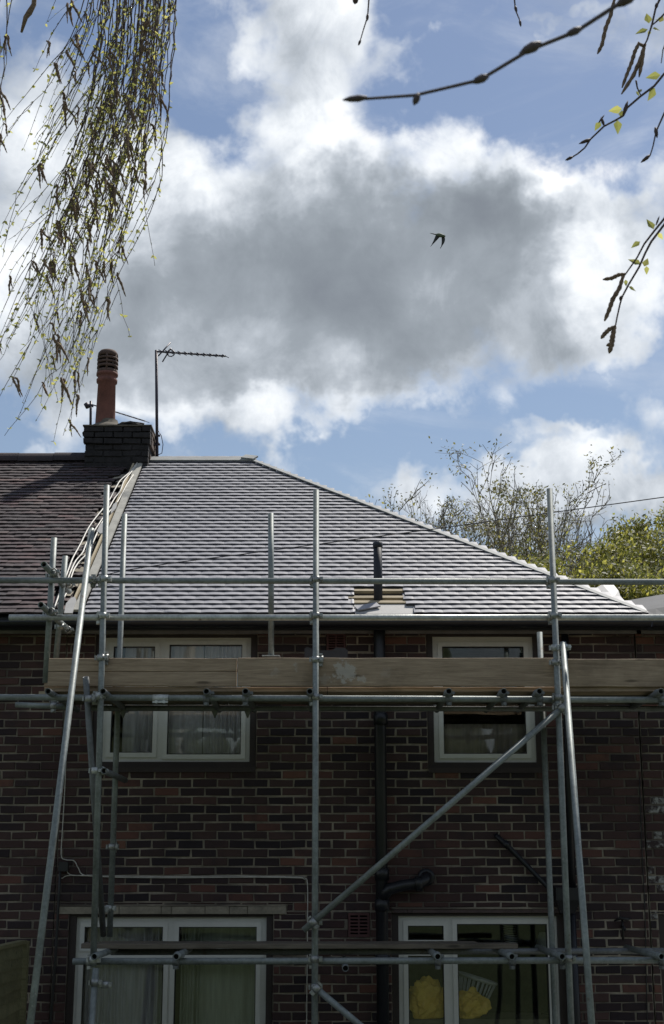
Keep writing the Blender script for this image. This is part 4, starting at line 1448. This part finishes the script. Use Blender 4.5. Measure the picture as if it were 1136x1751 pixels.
# upper deck
zd = at(500, 1182, 11.08).z + RT + .001
zt0 = zd + .04
yb = YL + .035
plank('toe_board', at(77, 1150, yb).x, at(405, 1150, yb).x, yb, yb + .037, zt0, zt0 + .226, 'board', 'weathered toe board at the left with a long split', 1, .118)
plank('toe_board', at(407.5, 1150, yb).x, at(963, 1150, yb).x, yb - .03, yb - .001, zt0 - .002, zt0 + .224, 'board', 'plaster splashed toe board in the middle')
plank('toe_board', at(963.5, 1150, yb).x, at(1240, 1150, yb).x, yb + .0, yb + .037, zt0 - .004, zt0 + .219, 'board', 'plain toe board at the right')
for k in range(4):
    y0 = yb + .03 + k * .232
    xs = (at(80, 1150, 11.4).x, at(560 - k * 60, 1150, 11.4).x, at(1240, 1150, 11.4).x)
    for a, b in zip(xs, xs[1:]):
        plank('deck_board', a + .004, b - .004, y0, y0 + .225, zd, zd + .038, 'board_dark' if k else 'board', seed=k)
MB().box(at(82, 1150, yb).x - .06, at(82, 1150, yb).x + .05, yb - .02, yb + .03, zd - .07, zd - .003).build('board_end', M['batten'], sc)
# toe-board's rear mate on the right
# lower deck
zl = at(500, 1636, 11.08).z + RT + .001
for k in range(2):
    plank('deck_board', at(139, 1615, 11.7).x + k * .1, at(886, 1615, 11.7).x - k * .3, 11.7 + k * .23, 11.925 + k * .23, zl, zl + .038, 'board_dark', 'single board on the lower lift' if k == 0 else None, seed=40 + k)

# slates stacked on the upper deck
zs = zd + .039
ss = thing('slate_stack', (at(560, 1115, 11.75).x, 11.75, zs), 'dark scraps of sheet standing on the deck behind the toe board', 'slates')
def scrapsheet(px, Y, th):
    pts = [at(x, y, Y) for x, y in px]
    sheet('slate', pts, th, M['dark_cloth'], ss)
bz = 1128
scrapsheet([(521, bz + 6), (521, 1109), (526, 1106), (533, 1109), (537, 1112), (568, 1112), (575, 1107), (590, 1108), (595, 1112), (595, bz + 6)], 11.7, .03)

# ------------------------------------------------------------------ fence
fx = at(34, 1620, 12.2).x
fz = at(34, 1616, 12.2).z
fe = thing('garden_fence', (fx, 11.0, .03), 'greenish timber lap fence at the bottom left corner', 'fence')
MB().box(fx - .05, fx + .02, 12.42, 12.5, .03, fz + .02).build('post', M['fence'], fe)
MB().box(fx - .05, fx + .02, 9.75, 9.83, .03, fz + .02).build('post', M['fence'], fe)
for k in range(22):
    z1 = fz - k * .085
    if z1 < .12: break
    rg = random.Random(k)
    vs = []
    N = 8
    for i in range(N + 1):
        y = 9.84 + 2.57 * i / N
        w = rg.uniform(-.008, .008)
        for (dx, dz) in ((.0, .0), (.014, -.1 + w), (.022, -.1 + w), (.008, .0)):
            vs.append((fx - .03 + dx, y, z1 + dz + w * .3))
    fs = []
    for i in range(N):
        for q in range(4):
            fs.append((i * 4 + q, i * 4 + (q + 1) % 4, (i + 1) * 4 + (q + 1) % 4, (i + 1) * 4 + q))
    MB().add(vs, fs + [(0, 3, 2, 1), (N * 4, N * 4 + 1, N * 4 + 2, N * 4 + 3)]).build('slat', M['fence'], fe)
MB().box(fx - .055, fx + .015, 9.84, 12.41, fz + .002, fz + .03).build('capping_rail', M['fence'], fe)

# ------------------------------------------------------------------ trees behind the house
def tree(name, base, height, spread, seed, label, levels=5, leafy=1500, leaf=.07, lm='leaf_tree', trunk_r=.16, lean=(0, 0), droop=0.0, leaf_from=.25, bushy=1.0, group='trees behind the house', half=None):
    rg = random.Random(seed)
    t = thing(name, base, label, 'tree', group)
    wood, leaves = MB(), MB()
    tips = []
    def grow(p, d, ln, r, lev):
        n = 3 if lev else 5
        pts, rs = [p], [r]
        for i in range(n):
            d = (d + Vector((rg.uniform(-1, 1), rg.uniform(-1, 1), rg.uniform(-.6, 1))) * (.16 if lev == 0 else .24) + Vector((0, 0, .05 - droop * lev * .05))).normalized()
            p = p + d * (ln / n)
            pts.append(p); rs.append(max(r * (1 - .55 * (i + 1) / n), .0095))
        wood.tube(pts, rs, 6 if lev < 2 else (4 if lev < 3 else 3), False)
        if lev >= 2:
            for q in pts[1:]: tips.append((q, lev))
        if lev >= levels: return
        k = (15 if lev == 0 else rg.choice((4, 5, 6)) if lev < 3 else rg.choice((2, 3, 4)))
        for i in range(k):
            f = .32 + .68 * (i + rg.random()) / k if lev == 0 else .25 + .75 * (i + rg.random()) / k
            j = min(int(f * n), n - 1)
            q = pts[j].lerp(pts[j + 1], f * n - j)
            a = rg.uniform(0, 2 * math.pi)
            o = d.orthogonal().normalized()
            o = (Matrix.Rotation(a, 3, d) @ o)
            an = rg.uniform(.45, .95) * bushy
            nd = (d * math.cos(an) + o * math.sin(an)).normalized()
            nd = Vector((nd.x * spread, nd.y * spread, nd.z)).normalized()
            grow(q, nd, ln * rg.uniform(.48, .72), max(rs[j] * rg.uniform(.5, .68), .015), lev + 1)
    b = Vector(base)
    grow(b, Vector((lean[0], lean[1], 1)).normalized(), height * .52, trunk_r, 0)
    zs_ = sorted(v[2] for v in wood.v)
    zmax = zs_[int(len(zs_) * (.993 if levels > 4 else .999))] - b.z
    k = height / zmax
    kx = k
    top_ = [v for v in wood.v if v[2] - b.z > .7 * zmax]
    mx_ = sum(v[0] for v in top_) / len(top_) - b.x
    my_ = sum(v[1] for v in top_) / len(top_) - b.y
    if half:
        xs_ = sorted(abs(v[0] - b.x - mx_) for v in top_)
        kx = half / xs_[int(len(xs_) * .96)]
    def sq(v):
        z_ = (v[2] - b.z) * k
        if z_ > .93 * height: z_ = .93 * height + (z_ - .93 * height) * .34
        return b + Vector(((v[0] - b.x - mx_) * kx, (v[1] - b.y - my_) * kx, z_))
    wood.v = [tuple(sq(v)) for v in wood.v]
    wood.build('trunk', M['bark'], t)
    tips2 = [sq(q) for q, lv in tips]
    tips2 = [q for q in tips2 if q.z - b.z > height * leaf_from]
    # leaf clumps, patchy
    for i in range(leafy):
        q = tips2[rg.randrange(len(tips2))]
        if noise.noise(q * .9 + Vector((seed, 0, 0))) < -.08 and rg.random() < .8: continue
        for s in range(3):
            c = q + Vector((rg.gauss(0, .1), rg.gauss(0, .1), rg.gauss(0, .09)))
            u = Vector((rg.uniform(-1, 1), rg.uniform(-1, 1), rg.uniform(-1, 1))).normalized()
            w = u.orthogonal().normalized()
            s_ = leaf * rg.uniform(.6, 1.3)
            leaves.add([c - u * s_, c + w * s_ * .55, c + u * s_, c - w * s_ * .55], [(0, 1, 2, 3)], rg.random())
    if leaves.v: leaves.build('crown', M[lm], t, kind='stuff')
    return t
def tbase(px, Y): 
    p = at(px, 1300, Y)
    return (p.x, Y, 0)
def ht(py, Y): return at(568, py, Y).z
tree('bare_tree', tbase(848, 31), ht(790, 31), 1.1, 14, 'tall nearly bare tree with many upright branches rising over the roof hip', 5, 6500, .04, 'leaf_olive', .24, leaf_from=.7, half=2.35)
tree('bare_tree', tbase(735, 34), ht(818, 34), 1.0, 23, 'leafless thin tree at the left end of the trees', 5, 60, .04, 'leaf_olive', .15, half=1.1)
tree('bare_tree', tbase(785, 33), ht(845, 33), 1.1, 31, 'sparse olive tree lowest between the two taller bare trees', 5, 4200, .04, 'leaf_olive', .17, leaf_from=.7, half=1.8)
tree('bare_tree', tbase(985, 38), ht(842, 38), 1.0, 47, 'thin bare tree behind the right scaffold pole', 5, 700, .042, 'leaf_olive', .15, leaf_from=.65, half=2.3)
tree('leafy_tree', tbase(1030, 27), ht(905, 27), 1.1, 58, 'bright yellow green bushy tree right of the scaffold pole', 5, 13000, .048, 'leaf_tree', .13, leaf_from=.76, half=1.25)
tree('leafy_tree', tbase(1128, 29), ht(868, 29), 1.0, 63, 'olive green tree at the right edge of the picture', 5, 11000, .045, 'leaf_tree', .14, leaf_from=.72, half=1.1)
tree('leafy_tree', tbase(912, 26), ht(922, 26), 1.2, 77, 'low light green shrub just above the hip', 4, 7000, .045, 'leaf_tree', .09, leaf_from=.74, half=.95)
tree('leafy_tree', tbase(985, 24), ht(940, 24), 1.2, 85, 'low bright green shrub under the bushy tree', 4, 9000, .046, 'leaf_tree', .09, leaf_from=.74, half=.95)
tree('leafy_tree', tbase(1085, 24), ht(940, 24), 1.2, 86, 'low leafy shrub behind the grey lead at the right', 4, 11000, .046, 'leaf_tree', .09, leaf_from=.74, half=1.2)

# ------------------------------------------------------------------ weeping birch in the foreground
birch = thing('birch_tree', (-2.6, 1.6, 1.05), 'weeping birch with dangling catkin twigs hanging in from the top', 'tree')
tr = MB()
tr.tube([(-2.6, 1.6, 1.0), (-2.57, 1.6, 2.6), (-2.5, 1.65, 4.2), (-2.42, 1.7, 5.8), (-2.3, 1.75, 7.4)], [.17, .14, .115, .085, .04], 12)
tr.build('trunk', M['birch_bark'], birch)
lm = MB()
lm.tube([(-2.48, 1.66, 4.6), (-2.0, 2.2, 5.3), (-1.4, 2.8, 5.65), (-.85, 3.25, 5.75), (-.3, 3.5, 5.55)], [.06, .045, .032, .022, .01], 8)
lm.build('limb', M['bark'], birch)
lm = MB()
lm.tube([(-2.42, 1.7, 5.6), (-1.5, 1.9, 6.0), (-.4, 2.05, 5.7), (.5, 2.1, 5.0), (1.1, 2.1, 4.35), (1.35, 2.05, 3.9)], [.055, .04, .028, .018, .009, .004], 8)
lm.build('limb', M['bark'], birch)

def leaf_mesh(n_, w=.42, fold=.25):
    vs = [(0, 0, 0), (w * .8, fold * .2, .35), (w * .62, fold * .16, .62), (0, -.04, 1.15), (-w * .62, fold * .16, .62), (-w * .8, fold * .2, .35), (0, -.02, .45)]
    fs = [(0, 1, 6), (1, 2, 6), (2, 3, 6), (3, 4, 6), (4, 5, 6), (5, 0, 6)]
    return vs, fs
LV, LF = leaf_mesh(0)
def put_leaf(mb, p, d, size, rg):
    d = d.normalized()
    a = Matrix.Rotation(rg.uniform(0, 6.28), 3, d)
    o = a @ d.orthogonal().normalized()
    b = d.cross(o)
    vs = [p + (o * v[0] + b * v[1] + d * v[2]) * size for v in LV]
    mb.add(vs, LF, rg.random(), False)
def catkin_mesh(seed, ln=.062, r=.0028, bend=.5):
    rg = random.Random(seed)
    pts, rs = [], []
    N = 12
    sx = rg.uniform(-.01, .01)
    for i in range(N + 1):
        t = i / N
        x = bend * .004 * math.sin(min(t * 6, math.pi)) + sx * t + .0006 * math.sin(t * 9 + seed)
        z = .006 * math.sin(min(t * 5, math.pi)) - ln * t
        pts.append((x, .004 * math.sin(t * 4 + seed), z))
        rs.append(r * (.55 + .55 * math.sin(math.pi * min(t * 1.15 + .12, 1.0)) ** .6) * (1 + .22 * (-1) ** i))
    rs[-1] = r * .25
    return MB().tube(pts, rs, 6).mesh('catkin', M['catkin'])
CATK = [catkin_mesh(s, ln, r, b) for s, ln, r, b in ((1, .058, .0026, 1), (2, .07, .0029, -1), (3, .05, .0024, 1.4), (4, .064, .0032, -.6), (5, .046, .0026, .8))]
def add_catkin(parent, p, rg, lean=-.35, sc_=1.0):
    o = link('catkin', CATK[rg.randrange(len(CATK))], parent, loc=p, rot=(rg.uniform(-.2, .2), -lean + rg.uniform(-.22, .22), rg.uniform(-.6, .6)))
    s = sc_ * rg.uniform(.8, 1.2)
    o.scale = (s, s, s)
    return o

def strand(px, Y, rg, n_cat=3, n_side=4, leafiness=1.0, r0=.0019, lean=.3):
    """one hanging twig through points px at depth Y, with side twigs, small leaves and catkins"""
    ctrl = [at(x, y, Y + rg.uniform(-.04, .04)) for x, y in px]
    pts = []
    for i in range(len(ctrl) - 1):
        p0, p1, p2, p3 = ctrl[max(i - 1, 0)], ctrl[i], ctrl[i + 1], ctrl[min(i + 2, len(ctrl) - 1)]
        seg = max(3, int((p2 - p1).length / .03))
        for s in range(seg):
            t = s / seg
            q = .5 * ((2 * p1) + (p2 - p0) * t + (2 * p0 - 5 * p1 + 4 * p2 - p3) * t * t + (3 * p1 - p0 - 3 * p2 + p3) * t ** 3)
            q += Vector((rg.gauss(0, .0022), rg.gauss(0, .003), 0))
            pts.append(q)
    pts.append(ctrl[-1])
    n = len(pts)
    stem = MB()
    stem.tube(pts, [r0 * (1 - .72 * i / (n - 1)) for i in range(n)], 5)
    lines = [pts]
    for k in range(n_side):
        i = rg.randrange(int(n * .15), max(int(n * .9), int(n * .15) + 1))
        ln = rg.uniform(.1, .3)
        d = (pts[min(i + 1, n - 1)] - pts[i]).normalized()
        sd_ = Vector((rg.uniform(-1.0, .45), rg.uniform(-.6, .6), 0)) * .75
        q = pts[i]
        sp_ = [q]
        dd = (d + sd_).normalized()
        for s in range(7):
            dd = (dd * .8 + Vector((-.12, 0, -.32)) + Vector((rg.gauss(0, .05), rg.gauss(0, .05), 0))).normalized()
            q = q + dd * ln / 7
            sp_.append(q)
        stem.tube(sp_, [r0 * .55 * (1 - .6 * s / 7) for s in range(8)], 4)
        lines.append(sp_)
    o = stem.build('hanging_twig', M['twig'], birch)
    lv = MB()
    for ln_ in lines:
        acc = 0
        for i in range(1, len(ln_)):
            d = ln_[i] - ln_[i - 1]
            acc += d.length
            if acc > .02:
                acc = rg.uniform(-.012, .008)
                if rg.random() < .72 * leafiness:
                    for s in range(rg.choice((1, 2, 2, 3))):
                        sd_ = Vector((rg.uniform(-1, 1), rg.uniform(-1, 1), rg.uniform(-.8, .6)))
                        put_leaf(lv, ln_[i], d.normalized() * .3 + sd_, rg.uniform(.006, .0125), rg)
                else:
                    lv.tube([ln_[i], ln_[i] + Vector((rg.uniform(-.005, .005), 0, -.004))], [.0016, .0004], 4)
    if lv.v: lv.build('leaves', M['leaf_birch'], o, kind='stuff')
    for k in range(n_cat):
        ln_ = lines[rg.randrange(len(lines))] if rg.random() < .7 else lines[0]
        i = rg.randrange(int(len(ln_) * .45), len(ln_))
        for s in range(rg.choice((1, 2, 2))):
            add_catkin(o, ln_[i] + Vector((rg.uniform(-.004, .004), rg.uniform(-.004, .004), 0)), rg, lean)
    return o

rg = random.Random(77)
# dense curtain: the hanging twigs leave the limb close together and sweep down to the left
ENDS = [(8, 745), (28, 720), (70, 690), (92, 755), (108, 745), (118, 735), (60, 640), (20, 660), (35, 600), (130, 690), (140, 640), (150, 610), (10, 590),
        (95, 600), (115, 560), (160, 560), (172, 520), (75, 560), (45, 520), (8, 470), (15, 410), (60, 480), (100, 500), (135, 500), (180, 480), (200, 460),
        (222, 575), (265, 455), (235, 430), (212, 420), (190, 410), (150, 430), (120, 440), (30, 370), (60, 350), (90, 400), (165, 380), (210, 350), (230, 300), (272, 335), (290, 260), (250, 250),
        (180, 300), (200, 330), (140, 330), (110, 640), (85, 660), (125, 610), (155, 470), (170, 440), (195, 390), (178, 350), (205, 270), (215, 400), (145, 540), (105, 690)]
def centre(y):
    pts_ = [(-100, 250), (0, 248), (110, 240), (250, 210), (430, 164), (600, 122), (760, 84)]
    for (y0, x0), (y1, x1) in zip(pts_, pts_[1:]):
        if y <= y1: return x0 + (x1 - x0) * (y - y0) / (y1 - y0)
    return pts_[-1][1]
for q in range(10):
    ey = rg.uniform(330, 720)
    ENDS.append((centre(ey) + rg.gauss(0, 30), ey))
ENDS = [e for q, e in enumerate(ENDS) if q % 3 != 1 or e[1] > 650]
NB = len(ENDS)
for q in range(18):
    ENDS.append((rg.uniform(-10, 120), rg.uniform(180, 700)))
for i, (ex, ey) in enumerate(ENDS):
    o_ = rg.gauss(0, 30)
    o_ = max(o_, -42)
    if i >= NB: o_ = rg.uniform(-100, -25)
    if ex > 225: o_ = rg.uniform(18, 44)
    sy = rg.uniform(-95, -60)
    yd = max(30, ey - rg.uniform(170, 420))
    Y = rg.uniform(3.05, 3.55)
    y2 = (yd + ey) / 2
    xd = centre(yd) + o_ * (1 + yd / 900)
    strand([(centre(sy) + o_, sy), (centre(yd * .45) + o_ * 1.05 + rg.uniform(-5, 5), yd * .45), (xd, yd), (xd + (ex - xd) * .45 + rg.uniform(-6, 6), y2), (ex, ey)], Y, rg,
           n_cat=rg.choice((1, 2, 2, 3)), n_side=rg.choice((2, 3, 4, 5)), leafiness=1.0, lean=.32 if ex < 200 else .12)
for px in ([(14, -60), (10, 60), (4, 150), (4, 235)], [(2, -60), (-2, 80), (1, 180)], [(24, -60), (14, 40), (3, 90)], [(125, -60), (124, -10), (119, 18)],
           [(150, -60), (140, 20), (100, 100), (85, 110)], [(170, -60), (150, 40), (125, 120), (110, 180), (70, 260), (30, 330), (5, 440)], [(165, -60), (135, 60), (95, 100)]):
    strand(px, rg.uniform(3.1, 3.4), rg, n_cat=2, n_side=2, leafiness=.7)
# short thick stub of a broken side shoot, top left
MB().tube([at(62, -40, 3.0), at(58, 8, 3.0), at(50, 22, 3.0), at(44, 30, 3.0), at(37, 55, 3.0)], [.0055, .006, .0075, .006, .003], 7).build('broken_shoot', M['catkin'], birch)

# nearer twigs at the right, each leaf its own piece
LEAF_NEAR = []
for s in range(3):
    mb = MB()
    mb.add([Vector(v) for v in LV], LF, .25 + .33 * s, False)
    LEAF_NEAR.append(mb.mesh('leaf', M['leaf_birch']))
def near_twig(px, Y, r, leaves=(), buds=(), catk=(), m='twig'):
    pts = [at(x, y, Y) for x, y in px]
    out = []
    for i in range(len(pts) - 1):
        for s in range(3): out.append(pts[i].lerp(pts[i + 1], s / 3))
    out.append(pts[-1])
    n = len(out)
    st = MB().tube(out, [r * (1 - .45 * i / (n - 1)) for i in range(n)], 7)
    for (bx, by, ex, ey, br) in buds:
        a, b = at(bx, by, Y), at(ex, ey, Y)
        st.tube([a, a.lerp(b, .35), a.lerp(b, .7), b], [br * .5, br, br * .8, br * .15], 7)
    o = st.build('near_twig', M[m], birch)
    for (x0, y0, x1, y1) in leaves:
        a, b = at(x0, y0, Y), at(x1, y1, Y + .004)
        d = b - a
        lo = link('leaf', LEAF_NEAR[rg.randrange(3)], o, loc=a)
        zax = d.normalized()
        yax = (Vector((0, -1, 0)) - zax * Vector((0, -1, 0)).dot(zax)).normalized()
        yax = Matrix.Rotation(rg.uniform(-.7, .7), 3, zax) @ yax
        xax = yax.cross(zax)
        lo.rotation_euler = Matrix((xax, yax, zax)).transposed().to_euler()
        s = d.length / 1.15
        lo.scale = (s, s, s)
    for (pp, cr) in catk:
        q = [at(x, y, Y + .003) for x, y in pp]
        sm = []
        for i in range(len(q) - 1):
            for s in range(4): sm.append(q[i].lerp(q[i + 1], s / 4))
        sm.append(q[-1])
        k = len(sm)
        MB().tube(sm, [cr * (.7 + .3 * math.sin(math.pi * (i + .6) / k)) * (1 + .14 * (-1) ** i) if i < k - 1 else cr * .3 for i in range(k)], 7).build('catkin', M['catkin'], o)
YN = 2.05
near_twig([(1150, -60), (1128, 0), (1122, 12), (1115, 43), (1107, 68), (1101, 80)], YN, .0022,
          [(1110, 40, 1106, 22), (1108, 50, 1086, 58), (1116, 48, 1129, 52), (1112, 52, 1108, 62)], [(1122, 14, 1124, 4, .003)],
          [([(1101, 80), (1093, 74), (1086, 88), (1080, 108), (1072, 128), (1064, 150)], .0032), ([(1103, 76), (1096, 100), (1084, 128), (1063, 161)], .0034), ([(1102, 82), (1098, 108), (1093, 132)], .003)])
near_twig([(1170, -20), (1136, 24), (1126, 34), (1113, 45)], YN + .04, .002, [(1128, 38, 1134, 26), (1126, 34, 1120, 34)])
near_twig([(1170, 105), (1136, 126), (1119, 147), (1095, 165), (1073, 184), (1066, 198), (1052, 206), (1033, 216), (1010, 238), (1000, 253), (988, 263), (970, 274)], YN, .0021,
          [(1056, 205, 1057, 230), (1064, 186, 1040, 190), (1120, 150, 1108, 173), (1027, 208, 1017, 224), (1130, 128, 1104, 133), (1062, 200, 1064, 188)],
          [(1010, 238, 990, 246, .003), (1033, 214, 1028, 200, .0026), (980, 268, 967, 274, .0026), (1066, 196, 1074, 172, .003), (1024, 210, 1034, 196, .0016)])
near_twig([(1088, 138), (1090, 150), (1096, 163)], YN, .0016, [(1092, 158, 1098, 152), (1088, 156, 1094, 165)])
near_twig([(1150, 165), (1136, 194), (1128, 212), (1122, 226), (1117, 250), (1112, 266)], YN - .05, .0017, (), [(1121, 218, 1124, 236, .0032), (1112, 265, 1096, 278, .003)])
near_twig([(1160, 340), (1136, 374), (1119, 395), (1102, 417), (1090, 440), (1069, 470)], YN, .0021, [(1118, 392, 1106, 374), (1095, 413, 1079, 424), (1096, 452, 1074, 443), (1126, 398, 1134, 410)], [(1122, 385, 1128, 369, .0016)],
          [([(1069, 469), (1058, 470), (1046, 476), (1031, 478)], .0032), ([(1066, 472), (1060, 492), (1048, 512), (1042, 530), (1034, 549)], .0036)])
near_twig([(1160, 350), (1136, 384), (1114, 413), (1104, 432), (1093, 457), (1075, 487), (1064, 508), (1060, 522), (1055, 545), (1053, 556)], YN - .03, .002,
          [(1102, 456, 1108, 441), (1106, 455, 1106, 470), (1075, 490, 1088, 498), (1070, 478, 1071, 490)], [(1064, 506, 1060, 514, .003)],
          [([(1053, 558), (1042, 563), (1034, 571), (1028, 579)], .0034), ([(1051, 560), (1048, 576), (1046, 590), (1042, 604)], .0042), ([(1046, 588), (1037, 591)], .003)])
near_twig([(1140, 70), (1134, 85), (1131, 108)], YN - .2, .0012)
near_twig([(640, -50), (631, 0), (629, 28), (622, 50), (614, 77)], YN, .0015, (), [(629, 24, 628, 36, .0026), (617, 68, 613, 78, .0022), (609, -4, 607, 7, .005)])
near_twig([(884, -50), (880, 0), (882, 18), (888, 32), (891, 44)], YN, .0015, (), [(881, 10, 884, 22, .0026), (889, 34, 891, 46, .0022)])
near_twig([(1060, -40), (1052, -5)], YN, .002, (), (), [([(1052, -5), (1045, 25), (1036, 48), (1030, 76), (1022, 92)], .0034)])
# the blurred bare twig close to the lens
near_twig([(1190, -75), (1075, -4), (985, 54), (905, 86), (820, 137), (710, 163), (640, 168), (594, 171)], .72, .0014, (),
          [(995, 48, 965, 62, .0024), (925, 74, 888, 92, .0032), (835, 130, 806, 142, .0026), (716, 160, 708, 180, .0022), (628, 167, 586, 171, .0021), (1088, -12, 1052, 12, .0034)], m='twig_close')

# ------------------------------------------------------------------ bird
YBd = 24.0
c0 = at(752, 402, YBd)
bd = thing('flying_bird', c0, 'small dark bird flying with lowered wings in front of the grey cloud', 'bird')
a_, b_ = at(745, 401, YBd), at(762, 404, YBd - .05)
N = 9
MB().tube([a_.lerp(b_, i / N) for i in range(N + 1)], [.008, .02, .03, .036, .038, .036, .03, .024, .024, .006], 10).build('body', M['feather_green'], bd)
tl0, tl1 = at(746, 401, YBd), at(735, 398.5, YBd + .05)
MB().tube([tl0, tl0.lerp(tl1, .5), tl1], [.012, .009, .002], 6).build('tail', M['feather'], bd)
def wing(root0, root1, tip, bulge):
    a, b, t = at(*root0, YBd), at(*root1, YBd - .03), at(*tip, YBd - .12)
    vs = []
    for i in range(6):
        u = i / 5
        l = a.lerp(t, u) + Vector((bulge * math.sin(u * 2.4) * .02, 0, 0))
        r = b.lerp(t, u) + Vector((bulge * math.sin(u * 3.0) * .035, 0, .01 * math.sin(u * 3)))
        th = .008 * (1 - u) + .002
        vs += [l, r, r + Vector((0, th, th)), l + Vector((0, th, th))]
    fs = []
    for i in range(5):
        for q in range(4):
            fs.append((i * 4 + q, i * 4 + (q + 1) % 4, (i + 1) * 4 + (q + 1) % 4, (i + 1) * 4 + q))
    fs += [(0, 3, 2, 1), (20, 21, 22, 23)]
    MB().add(vs, fs, None, True).build('wing', M['feather'], bd)
wing((746, 401), (752.5, 405), (736, 422), .4)
wing((755, 404), (761, 405), (752, 425), 1.2)
